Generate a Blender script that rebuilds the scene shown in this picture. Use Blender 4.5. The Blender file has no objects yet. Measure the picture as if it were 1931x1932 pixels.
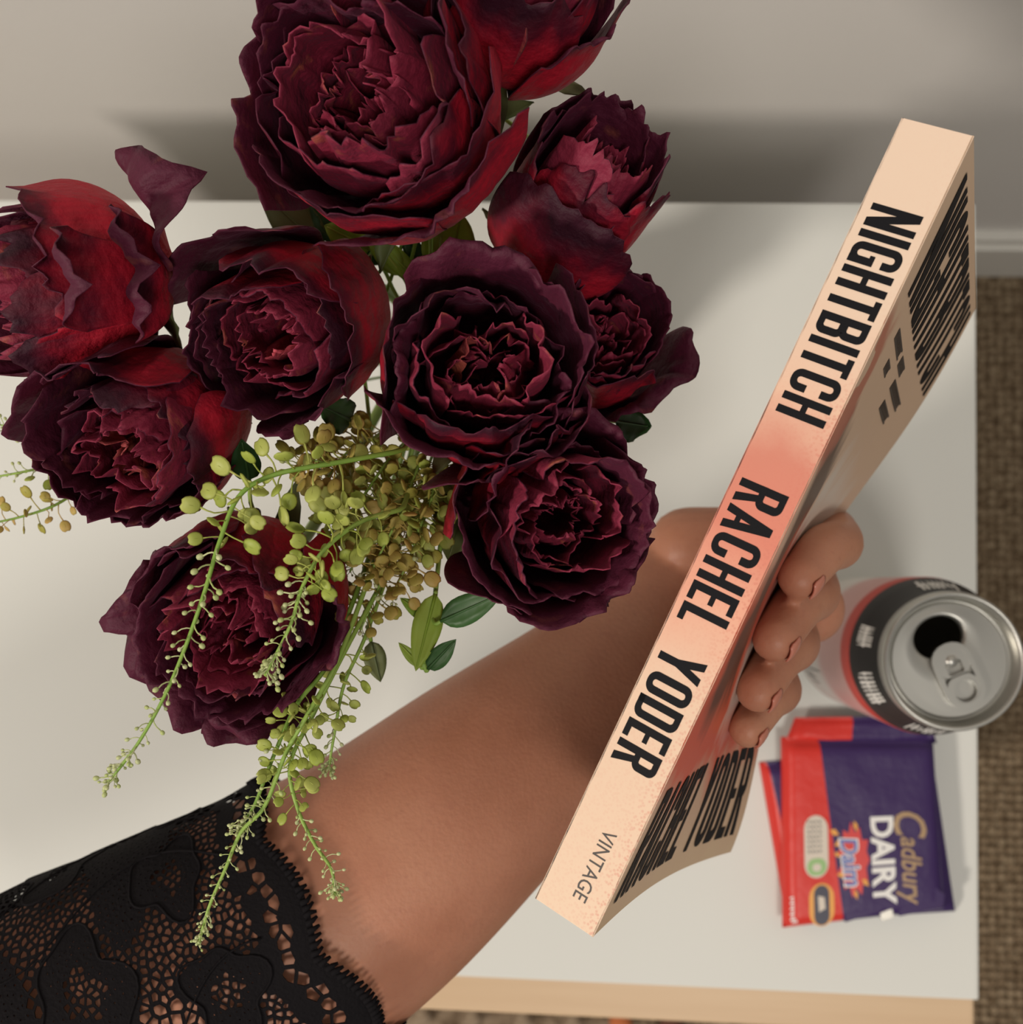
import bpy, bmesh, math, random
import numpy as np
from mathutils import Vector, Matrix, Quaternion

scene = bpy.context.scene
COL = scene.collection
PI = math.pi

# ------------------------------------------------------------------ camera
FPX = 2000.0
CAM = np.array([0.0, 0.0, 1.08])
_n = np.array([(1078 - 965.5) / FPX, -(1098 - 966) / FPX, -1.0]); _n /= np.linalg.norm(_n)
_x = np.array([1.0, 0, 0]) - _n * _n[0]; _x /= np.linalg.norm(_x)
_y = np.cross(-_n, _x)
_a = math.radians(1.38)
_R = np.array([[math.cos(_a), -math.sin(_a), 0], [math.sin(_a), math.cos(_a), 0], [0, 0, 1]])
CM = _R @ np.array([_x, _y, -_n])


def P(px, py, d):
    """point seen at photo pixel (px, py), d metres below the camera's height"""
    w = CM @ np.array([(px - 965.5) / FPX, -(py - 966) / FPX, -1.0])
    return Vector(CAM + w / -w[2] * d)


cd = bpy.data.cameras.new('camera')
cam = bpy.data.objects.new('camera', cd); COL.objects.link(cam)
cam.matrix_world = Matrix([[*CM[0], CAM[0]], [*CM[1], CAM[1]], [*CM[2], CAM[2]], [0, 0, 0, 1]])
cd.sensor_fit = 'HORIZONTAL'; cd.sensor_width = 36.0
cd.lens = FPX / 1931 * 36.0
cd.clip_start = 0.01; cd.clip_end = 30
cd.dof.use_dof = True; cd.dof.focus_distance = 0.262; cd.dof.aperture_fstop = 16.0
scene.camera = cam

# ------------------------------------------------------------------ light
scene.view_settings.view_transform = 'Standard'
scene.view_settings.look = 'None'
scene.view_settings.gamma = 1.0
scene.view_settings.use_curve_mapping = False
scene.view_settings.exposure = -0.05
wd = bpy.data.worlds.new('room_light'); scene.world = wd; wd.use_nodes = True
bg = wd.node_tree.nodes['Background']
bg.inputs[0].default_value = (1.0, 0.96, 0.91, 1); bg.inputs[1].default_value = 0.24


def area(name, loc, target, size, power, col):
    l = bpy.data.lights.new(name, 'AREA'); l.shape = 'DISK'; l.size = size; l.energy = power; l.color = col
    o = bpy.data.objects.new(name, l); COL.objects.link(o); o.location = loc
    o.rotation_euler = (Vector(target) - Vector(loc)).to_track_quat('-Z', 'Y').to_euler()
    return o


area('lamp_left_offscreen', (-1.90, -1.17, 2.35), (0, 0, 0.7), 0.28, 46, (1.0, 0.90, 0.80))
area('ceiling_lamp_front_offscreen', (0.28, -0.88, 2.4), (0, 0, 0.5), 0.42, 12.8, (1.0, 0.93, 0.85))


# ------------------------------------------------------------------ helpers
def tag(o, label=None, cat=None, group=None, kind=None):
    if label: o['label'] = label
    if cat: o['category'] = cat
    if group: o['group'] = group
    if kind: o['kind'] = kind
    return o


def empty(name, loc=(0, 0, 0)):
    o = bpy.data.objects.new(name, None); COL.objects.link(o); o.location = loc
    o.empty_display_size = 0.01
    return o


def link(name, me, parent=None, mats=None, smooth=True, mw=None):
    if mats is not None:
        for m in (mats if isinstance(mats, (list, tuple)) else [mats]):
            me.materials.append(m)
    if smooth: me.shade_smooth()
    o = bpy.data.objects.new(name, me); COL.objects.link(o)
    if parent is not None: o.parent = parent
    if mw is not None: o.matrix_basis = mw
    return o


def mesh(name, v, f):
    me = bpy.data.meshes.new(name)
    me.from_pydata([tuple(p) for p in v], [], [tuple(q) for q in f]); me.update()
    return me


def bm_link(name, bm, parent=None, mats=None, smooth=True, bev=0):
    if bev:
        bmesh.ops.bevel(bm, geom=[e for e in bm.edges], offset=bev, segments=2, affect='EDGES', profile=0.7)
    me = bpy.data.meshes.new(name); bm.to_mesh(me); bm.free()
    o = link(name, me, parent, mats, False)
    if smooth:
        me.shade_smooth()
    return o


def box(bm, lo, hi):
    r = bmesh.ops.create_cube(bm, size=1.0)
    lo = Vector(lo); hi = Vector(hi)
    for v in r['verts']:
        v.co = Vector(((lo.x + hi.x) / 2 + v.co.x * (hi.x - lo.x), (lo.y + hi.y) / 2 + v.co.y * (hi.y - lo.y),
                       (lo.z + hi.z) / 2 + v.co.z * (hi.z - lo.z)))
    return r['verts']


def box_obj(name, lo, hi, parent, mat, bev=0.0015):
    bm = bmesh.new(); box(bm, lo, hi)
    o = bm_link(name, bm, parent, mat, False, bev)
    return o


def catmull(pts, n):
    """resample a polyline of vectors (any dimension) with a Catmull-Rom spline"""
    a = np.array([list(p) for p in pts], float)
    a = np.vstack([2 * a[0] - a[1], a, 2 * a[-1] - a[-2]])
    out = []
    m = len(a) - 3
    for i in range(n):
        t = i / (n - 1) * m; k = min(int(t), m - 1); t -= k
        p0, p1, p2, p3 = a[k:k + 4]
        out.append(0.5 * (2 * p1 + (p2 - p0) * t + (2 * p0 - 5 * p1 + 4 * p2 - p3) * t * t + (3 * p1 - p0 - 3 * p2 + p3) * t ** 3))
    return np.array(out)


def tube_data(pts, rad, seg=8, cap=True):
    """verts, faces of a round tube along pts (n,3) with radius rad (scalar or list)"""
    pts = np.asarray(pts, float); n = len(pts)
    rad = np.full(n, rad) if np.isscalar(rad) else np.asarray(rad)
    tan = np.gradient(pts, axis=0); tan /= np.linalg.norm(tan, axis=1)[:, None] + 1e-12
    up = np.array([0.3, 0.2, 1.0]); up = up - tan[0] * (up @ tan[0])
    v = []
    for i in range(n):
        up = up - tan[i] * (up @ tan[i]); up /= np.linalg.norm(up) + 1e-12
        sd = np.cross(tan[i], up)
        for k in range(seg):
            a = 2 * PI * k / seg
            v.append(pts[i] + rad[i] * (math.cos(a) * up + math.sin(a) * sd))
    f = [(i * seg + k, i * seg + (k + 1) % seg, (i + 1) * seg + (k + 1) % seg, (i + 1) * seg + k)
         for i in range(n - 1) for k in range(seg)]
    if cap:
        f.append(tuple(range(seg))[::-1]); f.append(tuple((n - 1) * seg + k for k in range(seg)))
    return v, f


def merge(parts):
    V = []; Fc = []
    for v, f in parts:
        o = len(V); V.extend(v); Fc.extend([tuple(i + o for i in q) for q in f])
    return V, Fc


def lathe(prof, seg=64):
    v = []; f = []
    for r, z in prof:
        for k in range(seg):
            a = 2 * PI * k / seg; v.append((r * math.cos(a), r * math.sin(a), z))
    for i in range(len(prof) - 1):
        for k in range(seg):
            f.append((i * seg + k, i * seg + (k + 1) % seg, (i + 1) * seg + (k + 1) % seg, (i + 1) * seg + k))
    return v, f


class Wave:
    """cheap smooth pseudo-noise: sum of random sinusoids over 2-D input, about -1..1"""
    def __init__(self, seed, fx, fy, n=5):
        r = np.random.RandomState(seed)
        self.k = [(r.uniform(.4, 1.5) * fx * r.choice([-1, 1]), r.uniform(.4, 1.5) * fy * r.choice([-1, 1]), r.uniform(0, 6.28), r.uniform(.6, 1)) for _ in range(n)]
        self.s = sum(k[3] for k in self.k) * .6

    def __call__(self, x, y):
        return sum(k[3] * np.sin(k[0] * x + k[1] * y + k[2]) for k in self.k) / self.s


# ------------------------------------------------------------------ materials
def mat(name, col=(.8, .8, .8), rough=.5, metal=0.0, spec=.5):
    m = bpy.data.materials.new(name); m.use_nodes = True
    b = m.node_tree.nodes['Principled BSDF']
    b.inputs['Base Color'].default_value = (*col, 1); b.inputs['Roughness'].default_value = rough
    b.inputs['Metallic'].default_value = metal; b.inputs['Specular IOR Level'].default_value = spec
    return m


def N(m, t, **kw):
    n = m.node_tree.nodes.new(t)
    for k, v in kw.items():
        if k.startswith('i_'): n.inputs[k[2:].replace('_', ' ')].default_value = v
        else: setattr(n, k, v)
    return n


def L(m, a, b): m.node_tree.links.new(a, b)


def bsdf(m): return m.node_tree.nodes['Principled BSDF']


def ramp(m, fac, stops):
    r = N(m, 'ShaderNodeValToRGB'); e = r.color_ramp.elements
    while len(e) < len(stops): e.new(.5)
    for el, (p, c) in zip(e, stops): el.position = p; el.color = (*c, 1)
    L(m, fac, r.inputs[0]); return r.outputs[0]


def mixc(m, fac, a, b, mode='MIX'):
    n = N(m, 'ShaderNodeMix', data_type='RGBA', blend_type=mode)
    if isinstance(fac, (int, float)): n.inputs[0].default_value = fac
    else: L(m, fac, n.inputs[0])
    for i, c in ((6, a), (7, b)):
        if isinstance(c, tuple): n.inputs[i].default_value = (*c, 1)
        else: L(m, c, n.inputs[i])
    return n.outputs[2]


def mth(m, op, a, b=None, c=None):
    n = N(m, 'ShaderNodeMath', operation=op)
    for i, q in enumerate((a, b, c)):
        if q is None: continue
        if isinstance(q, (int, float)): n.inputs[i].default_value = q
        else: L(m, q, n.inputs[i])
    return n.outputs[0]


def noise(m, scale, detail=3, vec=None, rough=.5):
    n = N(m, 'ShaderNodeTexNoise'); n.inputs['Scale'].default_value = scale; n.inputs['Detail'].default_value = detail
    n.inputs['Roughness'].default_value = rough
    if vec is None:
        tc = N(m, 'ShaderNodeTexCoord'); vec = tc.outputs['Object']
    L(m, vec, n.inputs['Vector']); return n.outputs[0]


def bump(m, h, strength=.3, dist=.001):
    b = N(m, 'ShaderNodeBump'); b.inputs['Strength'].default_value = strength; b.inputs['Distance'].default_value = dist
    L(m, h, b.inputs['Height']); L(m, b.outputs[0], bsdf(m).inputs['Normal'])


def uvxy(m):
    tc = N(m, 'ShaderNodeTexCoord'); s = N(m, 'ShaderNodeSeparateXYZ'); L(m, tc.outputs['UV'], s.inputs[0])
    return s.outputs[0], s.outputs[1], tc.outputs['UV']


def petal_mat(name, stops, blotch, sheen, streak):
    m = mat(name, rough=.62, spec=.25); b = bsdf(m)
    x, y, uv = uvxy(m)
    nz = noise(m, 60, 5); nv = mth(m, 'MULTIPLY_ADD', nz, .8, -.40)
    oi = N(m, 'ShaderNodeObjectInfo')
    rv = mth(m, 'MULTIPLY_ADD', oi.outputs['Random'], .24, -.12)
    f = mth(m, 'ADD', mth(m, 'ADD', y, nv), rv)
    c = ramp(m, f, stops)
    n2 = noise(m, 130, 4); k = ramp(m, n2, [(.60, (0, 0, 0)), (.78, (1, 1, 1))])
    c = mixc(m, mth(m, 'MULTIPLY', k, streak), c, blotch)
    # fine veins running up the petal
    wv = N(m, 'ShaderNodeTexWave', wave_type='BANDS', bands_direction='X'); wv.inputs['Scale'].default_value = 9
    wv.inputs['Distortion'].default_value = 5; wv.inputs['Detail'].default_value = 3
    L(m, uv, wv.inputs['Vector'])
    c = mixc(m, mth(m, 'MULTIPLY', wv.outputs[1], .10), c, (.03, .004, .010))
    L(m, c, b.inputs['Base Color'])
    b.inputs['Sheen Weight'].default_value = sheen; b.inputs['Sheen Roughness'].default_value = .4
    b.inputs['Sheen Tint'].default_value = (.75, .25, .42, 1)
    bump(m, noise(m, 150, 6), 1.0, .0020)
    return m


M = {}
M['petal_out'] = petal_mat('petal_outer', [(.0, (.40, .050, .015)), (.16, (.46, .012, .026)), (.66, (.38, .008, .024)), (.84, (.10, .004, .016)), (1.0, (.035, .005, .014))], (.10, .02, .03), .03, .22)
M['petal_in'] = petal_mat('petal_inner', [(.0, (.075, .006, .018)), (.6, (.070, .006, .020)), (1.0, (.080, .010, .028))], (.34, .10, .05), .06, .4)
M['petal_heart'] = petal_mat('petal_heart', [(.0, (.24, .018, .035)), (.6, (.23, .016, .042)), (1.0, (.24, .024, .055))], (.50, .16, .06), .05, .7)
M['petal_heart_out'] = petal_mat('petal_heart_outer', [(.0, (.25, .018, .030)), (.6, (.23, .015, .040)), (1.0, (.23, .022, .050))], (.50, .16, .06), .05, .6)


M['petal_pink'] = petal_mat('petal_pink', [(.0, (.40, .03, .03)), (.5, (.55, .05, .07)), (1.0, (.60, .09, .12))], (.55, .12, .08), .04, .3)
M['petal_amber'] = petal_mat('petal_amber', [(.0, (.42, .14, .03)), (.5, (.46, .13, .05)), (1.0, (.34, .06, .06))], (.30, .04, .05), .04, .5)


def green_mat(name, c1, c2, rough=.5, trans=.25, sc=180):
    m = mat(name, rough=rough, spec=.35); b = bsdf(m)
    oi = N(m, 'ShaderNodeObjectInfo')
    f = mth(m, 'ADD', mth(m, 'MULTIPLY', noise(m, sc, 2), .6), mth(m, 'MULTIPLY', oi.outputs['Random'], .4))
    c = mixc(m, ramp(m, f, [(.3, (0, 0, 0)), (.75, (1, 1, 1))]), c1, c2)
    L(m, c, b.inputs['Base Color'])
    if trans:
        t = N(m, 'ShaderNodeBsdfTranslucent'); L(m, c, t.inputs[0])
        mx = N(m, 'ShaderNodeMixShader'); mx.inputs[0].default_value = trans
        L(m, b.outputs[0], mx.inputs[1]); L(m, t.outputs[0], mx.inputs[2])
        L(m, mx.outputs[0], m.node_tree.nodes['Material Output'].inputs[0])
    return m


M['stem'] = green_mat('stem_green', (.20, .34, .05), (.30, .44, .09), .45, 0)
M['rose_stem'] = green_mat('rose_stem_green', (.10, .17, .04), (.20, .28, .06), .5, 0, 60)
M['pod_fresh'] = green_mat('pod_fresh', (.44, .52, .09), (.62, .64, .19), .45, .35)
M['pod_dry'] = green_mat('pod_dry', (.46, .42, .08), (.68, .46, .15), .5, .3)
M['bud'] = green_mat('bud_pale', (.52, .60, .22), (.68, .70, .42), .5, .2)
M['leaf_dark'] = green_mat('leaf_dark', (.018, .060, .016), (.045, .115, .03), .45, .15, 60)
M['leaf_light'] = green_mat('leaf_light', (.26, .40, .04), (.42, .50, .09), .5, .3, 60)
M['leaf_olive'] = green_mat('leaf_olive', (.075, .095, .03), (.14, .15, .05), .55, .15, 60)
M['sepal'] = green_mat('sepal', (.10, .13, .04), (.22, .20, .09), .6, .1, 90)

# table, walls, floor
m = mat('white_lacquer', (.69, .70, .66), .5, spec=.2); M['white'] = m
bump(m, noise(m, 400, 2), .04, .0005)
m = mat('birch', rough=.45); M['birch'] = m
tc = N(m, 'ShaderNodeTexCoord'); mp = N(m, 'ShaderNodeMapping'); mp.inputs['Scale'].default_value = (2, 40, 40)
L(m, tc.outputs['Object'], mp.inputs[0])
L(m, mixc(m, noise(m, 3, 4, mp.outputs[0]), (.56, .38, .22), (.68, .50, .32)), bsdf(m).inputs['Base Color'])
m = mat('wall_paint', (.74, .715, .68), .8, spec=.2); M['wall'] = m
bump(m, noise(m, 220, 4), .12, .001)
M['skirting'] = mat('skirting_gloss', (.78, .76, .70), .35)
m = mat('carpet_brown', rough=.95, spec=.1); M['carpet'] = m
L(m, ramp(m, noise(m, 120, 5), [(.30, (.14, .095, .055)), (.5, (.26, .19, .12)), (.72, (.42, .33, .22))]), bsdf(m).inputs['Base Color'])
bump(m, noise(m, 300, 4), .8, .002)
m = mat('rug_wool', rough=.95, spec=.1); M['rug'] = m
L(m, ramp(m, noise(m, 60, 5), [(.35, (.16, .11, .07)), (.5, (.34, .26, .18)), (.7, (.46, .36, .26))]), bsdf(m).inputs['Base Color'])
bump(m, noise(m, 400, 4), .8, .002)
M['rug_orange'] = mat('rug_orange', (.50, .15, .05), .95)
M['rug_brown'] = mat('rug_brown', (.13, .05, .03), .95)

# ------------------------------------------------------------------ setting
TX, TB, TF, TZ = 0.2146, 0.2098, -0.2104, 0.505
fl = box_obj('floor', (-1.6, -1.6, -.05), (1.6, .36, -.003), None, M['carpet'], 0); tag(fl, kind='structure')
wl = box_obj('wall_back', (-1.6, .333, -.05), (1.6, .40, 2.4), None, M['wall'], 0); tag(wl, kind='structure')
bm = bmesh.new(); box(bm, (-1.6, .318, 0), (1.6, .333, .085)); box(bm, (-1.6, .323, .085), (1.6, .333, .10))
sk = bm_link('baseboard_back', bm, None, M['skirting'], False, .002); tag(sk, kind='structure')

# woven loops of the carpet beside and in front of the table
rng = np.random.RandomState(3)
V = []; Fc = []
for (x0, x1, y0, y1) in ((.20, .62, -.62, .316), (-.45, .20, -.62, -.17)):
    nx = int((x1 - x0) / .0085); ny = int((y1 - y0) / .0085)
    for i in range(nx):
        for j in range(ny):
            cx = x0 + (i + .5) * .0085 + rng.uniform(-.0008, .0008); cy = y0 + (j + .5) * .0085 + rng.uniform(-.0008, .0008)
            h = rng.uniform(.0025, .0048); o = len(V)
            ax, ay = (.0050, .0034) if (i + j) % 2 else (.0034, .0050)
            V.append((cx, cy, h))
            for q, rr, hh in ((0, .62, .72), (1, 1.0, -.2)):
                for k in range(6):
                    a = k * PI / 3; V.append((cx + ax * rr * math.cos(a), cy + ay * rr * math.sin(a), h * hh))
            for k in range(6):
                k2 = (k + 1) % 6
                Fc.append((o, o + 1 + k, o + 1 + k2)); Fc.append((o + 1 + k, o + 7 + k, o + 7 + k2, o + 1 + k2))
o = link('carpet_weave', mesh('carpet_weave', V, Fc), fl, M['carpet']); tag(o, kind='stuff')

# rug with knotted edge in front of the table
rug = empty('rug', (0.1, -.62, .006)); tag(rug, 'beige brown woven rug with a row of knots along its edge on the carpet', 'rug')
V = []; Fc = []
ex = P(780, 1905, 1.068); slope = -0.06
nx, ny = 90, 24
for j in range(ny + 1):
    for i in range(nx + 1):
        x = -.55 + i * .0112; ye = ex.y + (x - ex.x) * slope * 0.4
        y = ye - j * .0112
        z = .012 + .0035 * math.sin(i * PI) + .004 * ((i + j) % 2) + rng.uniform(-.001, .001)
        if j == 0: z = .001
        V.append((x - .1, y + .62, z - .006))
for j in range(ny):
    for i in range(nx):
        a = j * (nx + 1) + i; Fc.append((a, a + nx + 1, a + nx + 2, a + 1))
link('rug_body', mesh('rug_body', V, Fc), rug, M['rug'])
bm = bmesh.new(); bmesh.ops.create_icosphere(bm, subdivisions=2, radius=.011)
for v in bm.verts: v.co.z *= .7; v.co += Vector((rng.uniform(-1, 1), rng.uniform(-1, 1), rng.uniform(-1, 1))) * .0012
kn = bpy.data.meshes.new('knot'); bm.to_mesh(kn); bm.free(); kn.shade_smooth()
kcol = [M['rug'], M['rug'], M['rug'], M['rug'], M['rug_orange'], M['rug_brown'], M['rug']]
for i, px in enumerate((795, 890, 985, 1080, 1172, 1268, 1364)):
    q = P(px, 1908 + (px - 795) * .045, 1.066)
    me = kn.copy(); o = link('knot', me, rug, kcol[i]); o.location = (q.x - .1, q.y + .62 - .002, .007)

# ------------------------------------------------------------------ side table
tb = empty('side_table', (-.06, 0, 0)); tag(tb, 'white lacquered square side table with a pale birch drawer front', 'table')
XL = -.47
def tpart(name, lo, hi, mt, bev=.0015):
    return box_obj(name, (lo[0] + .06, lo[1], lo[2]), (hi[0] + .06, hi[1], hi[2]), tb, mt, bev)
tpart('tabletop', (XL, TF, TZ - .022), (TX, TB, TZ), M['white'], .0018)
tpart('side_panel', (XL, TF + .01, .10), (XL + .018, TB - .004, TZ - .022), M['white'])
tpart('side_panel', (TX - .018, TF + .01, .10), (TX, TB - .004, TZ - .022), M['white'])
tpart('back_panel', (XL + .018, TB - .012, .12), (TX - .018, TB - .004, TZ - .022), M['white'])
tpart('bottom_panel', (XL + .018, TF + .01, .12), (TX - .018, TB - .012, .138), M['white'])
tpart('drawer_front', (XL + .002, TF - .028, .30), (TX + .007, TF - .003, TZ - .026), M['birch'])
tpart('drawer_front', (XL + .002, TF - .028, .125), (TX + .007, TF - .003, .296), M['birch'])
for sx in (XL + .002, TX - .042):
    for sy in (TF + .012, TB - .044):
        tpart('leg', (sx, sy, 0), (sx + .04, sy + .04, .12), M['white'])

# ------------------------------------------------------------------ vase
VP = P(815, 640, .42); VP.z = TZ
vz = empty('vase', VP); tag(vz, 'plain pale ceramic vase under the bouquet on the white table', 'vase')
prof = [(.0, 0), (.030, 0), (.033, .004), (.037, .04), (.034, .085), (.024, .115), (.022, .125), (.025, .138), (.023, .138), (.020, .125), (.022, .113), (.031, .083), (.034, .04), (.030, .008), (.0, .006)]
link('vase_body', mesh('vase_body', *lathe(prof, 48)), vz, mat('ceramic', (.55, .53, .48), .3))
MOUTH = VP + Vector((0, 0, .128))


# ------------------------------------------------------------------ roses
def petal_mesh(R, H, B, Rr, Hr, z0, phi, wid, curl, roll, cr, jag, seed, ns=19, nt=29, point=.0, r0=.10, notch=0.0):
    s = np.linspace(0, 1, ns)[:, None] ** .85 * np.ones((1, nt)); t = np.linspace(-1, 1, nt)[None, :] * np.ones((ns, 1))
    at = np.abs(t)
    se = s * (1 - .20 * at ** 3.2 + point * (1 - at) ** 2 * s)
    w = wid * (.30 + .70 * np.sin(PI / 2 * np.minimum(1, s * 1.5)))
    ang = phi + t * w
    bz = lambda p: ((1 - se) ** 3 * p[0] + 3 * se * (1 - se) ** 2 * p[1] + 3 * se ** 2 * (1 - se) * p[2] + se ** 3 * p[3])
    r = bz((r0 * R, 1.15 * B, 1.08 * B, Rr)); z = bz((z0, z0 + .02 * H, z0 + (Hr - z0) * .62, Hr))
    k = np.clip((se - .74) / .26, 0, 1.3)
    r = r + curl * R * .30 * k ** 1.6; z = z - curl * R * .30 * k ** 2.6
    e = np.clip((at - .5) / .5, 0, 1)
    r = r + roll * R * .22 * e ** 2 * s ** 1.5
    r = r + .055 * R * t * (1 - .3 * s)
    W1 = Wave(seed, 2.2, 2.5); W2 = Wave(seed + 1, 9, 5); W3 = Wave(seed + 2, 26, 6); W4 = Wave(seed + 3, 22, 2); W5 = Wave(seed + 4, 6, 4)
    amp = s ** 1.6
    r = r + cr * R * amp * (.13 * W1(ang, s) + .042 * W2(ang, s) + .018 * W3(ang, s))
    ang = ang + cr * amp * .10 * W5(ang, s)
    z = z + cr * R * amp * (.07 * W2(ang + 2, s)) + jag * R * (s ** 5) * (.045 * W4(ang, s) + .03 * W3(ang + 1, s) - notch * np.exp(-(t / .10) ** 2))
    r = np.maximum(r, .015 * R)
    co = np.stack([r * np.cos(ang), r * np.sin(ang), z], -1)
    # normals for the thickness
    ds = np.gradient(co, axis=0); dt = np.gradient(co, axis=1)
    nn = np.cross(dt, ds); nn /= np.linalg.norm(nn, axis=2)[..., None] + 1e-9
    th = .00026 * (1 - .4 * s[..., None])
    out = (co + nn * th).reshape(-1, 3); inn = (co - nn * th).reshape(-1, 3)
    v = np.vstack([out, inn]); n = ns * nt
    f = []; mi = []
    for i in range(ns - 1):
        for j in range(nt - 1):
            a = i * nt + j
            f.append((a, a + 1, a + nt + 1, a + nt)); mi.append(0)
            f.append((n + a, n + a + nt, n + a + nt + 1, n + a + 1)); mi.append(1)
    for j in range(nt - 1):
        a = (ns - 1) * nt + j; f.append((a, a + 1, n + a + 1, n + a)); mi.append(1)
    for i in range(ns - 1):
        a = i * nt; f.append((a, a + nt, n + a + nt, n + a)); mi.append(1)
        a = i * nt + nt - 1; f.append((a, n + a, n + a + nt, a + nt)); mi.append(1)
    me = mesh('petal', v, f)
    me.polygons.foreach_set('material_index', mi)
    uvl = me.uv_layers.new(name='UVMap')
    li = np.zeros(len(me.loops), int); me.loops.foreach_get('vertex_index', li)
    uv = np.stack([(t.ravel() + 1) / 2, se.ravel()], -1); uv = np.vstack([uv, uv])[li]
    uvl.data.foreach_set('uv', uv.ravel())
    return me


def strip_leaf(length, width, bend, fold, nseg=8, tipw=.0, wav=0, seed=0):
    """leaf along +x, mid rib on x axis, two sides folded up; slightly thick"""
    r = np.random.RandomState(seed); V = []; Fc = []
    for i in range(nseg + 1):
        u = i / nseg; w = width * .5 * (math.sin(PI * min(1, u ** .75)) ** .8 * (1 - tipw) + .02)
        x = length * u; zc = bend * length * u * u
        for sgn in (-1, -.5, 0, .5, 1):
            V.append((x, w * sgn, zc + fold * abs(sgn) * w + (wav * width * math.sin(u * 17 + sgn * 3 + seed) * abs(sgn))))
    n = len(V)
    V += [(x, y, z - .00035) for x, y, z in V]
    for i in range(nseg):
        for j in range(4):
            a = i * 5 + j; Fc.append((a, a + 5, a + 6, a + 1)); Fc.append((n + a, n + a + 1, n + a + 6, n + a + 5))
    for i in range(nseg):
        a = i * 5; Fc.append((a, n + a, n + a + 5, a + 5)); a += 4; Fc.append((a, a + 5, n + a + 5, n + a))
    return V, Fc


def axis_matrix(loc, zdir, spin=0.0):
    q = Vector(zdir).normalized().to_track_quat('Z', 'Y')
    return Matrix.Translation(loc) @ q.to_matrix().to_4x4() @ Matrix.Rotation(spin, 4, 'Z')


STEMS = {}


def rose(face, base, R, label, seed, n=34, open_=1.0, Hs=1.0, cr=1.0, spin=0.0, loose=(), belly=1.0, sep=5, core=(), core_mat='petal_pink'):
    rr = random.Random(seed)
    fp = P(*face); bp = P(*base); ax = fp - bp; H = ax.length * Hs
    root = empty('rose', bp); root.matrix_world = axis_matrix(bp, ax, spin)
    tag(root, label, 'rose', 'dried roses in the bouquet')
    for k in range(n):
        u = (k / (n - 1)) ** .95; phi = k * 2.39996 + rr.uniform(-.4, .4)
        B = R * (.20 + .80 * u) * belly; Rr = B * (.62 + .22 * u + .30 * u * open_) * rr.uniform(.86, 1.10) / (belly ** .5)
        Hr = H * (.74 + .29 * math.sin(u * 2.2) - .14 * max(0, u - .70) * 4 * open_) * rr.uniform(.90, 1.07)
        wid = (1.25 - .42 * u) * rr.uniform(.85, 1.15)
        outer = max(0, (u - .35) / .65)
        curl = (.10 + (.35 + .65 * open_) * outer) * rr.uniform(.3, 1.25)
        roll = .08 + .55 * outer * rr.uniform(.2, 1.2)
        crk = cr * (.90 + .10 * (1 - u)) * rr.uniform(.7, 1.4)
        me = petal_mesh(R, H, B, Rr, Hr, .28 * H * (1 - u) ** 1.2, phi, wid, curl, roll, crk, 1.5, seed * 100 + k * 7, point=rr.uniform(-.04, .10), notch=rr.choice([0, 0, .10, .18]))
        mo = M['petal_out'] if u > .64 else M['petal_heart_out']
        mi = M['petal_in'] if u > .50 else M['petal_heart']
        if k in core: mo = mi = M[core_mat]
        link('petal', me, root, [mo, mi])
    for j, (phi, wid, Rf, Hf, curl, roll) in enumerate(loose):
        me = petal_mesh(R, H, R * Rf * .75, R * Rf, H * Hf, 0, phi, wid, curl, roll, cr * 1.2, 1.6, seed * 100 + 900 + j, point=.05, notch=.12)
        link('petal', me, root, [M['petal_out'], M['petal_in']])
    # sepals
    for k in range(sep):
        a = k * 2 * PI / 5 + rr.uniform(-.2, .2)
        v, f = strip_leaf(R * rr.uniform(.75, 1.1), R * .30, rr.uniform(-.35, .25), .35, 7, 0, .1, seed + k)
        Mx = Matrix.Rotation(a, 4, 'Z') @ Matrix.Translation((R * .12, 0, -.001)) @ Matrix.Rotation(rr.uniform(-.5, .05), 4, 'Y')
        link('sepal', mesh('sepal', v, f), root, M['sepal'], mw=Mx)
    hip = [(.0, -.006), (R * .12, -.0055), (R * .20, -.002), (R * .22, .0015), (R * .12, .003), (0, .003)]
    link('hip', mesh('hip', *lathe(hip, 14)), root, M['sepal'])
    # stem into the vase
    inv = root.matrix_world.inverted()
    m0 = MOUTH + Vector((rr.uniform(-.011, .011), rr.uniform(-.011, .011), 0))
    p0 = bp - ax.normalized() * .004; p1 = bp - ax.normalized() * .035
    p2 = m0 + Vector((0, 0, .03)) + (p1 - m0) * .18
    bot = m0 + Vector((0, 0, -.095)) - (p1 - m0) * Vector((.08, .08, 0)).length * 0
    pts = catmull([p0, p1, p2, m0, bot], 26)
    pts = [inv @ Vector(p) for p in pts]
    link('stem', mesh('stem', *tube_data(pts, .0019, 8)), root, M['rose_stem'])
    STEMS[root.name] = [root.matrix_world @ Vector(p) for p in pts[2:17]]
    return root


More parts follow.
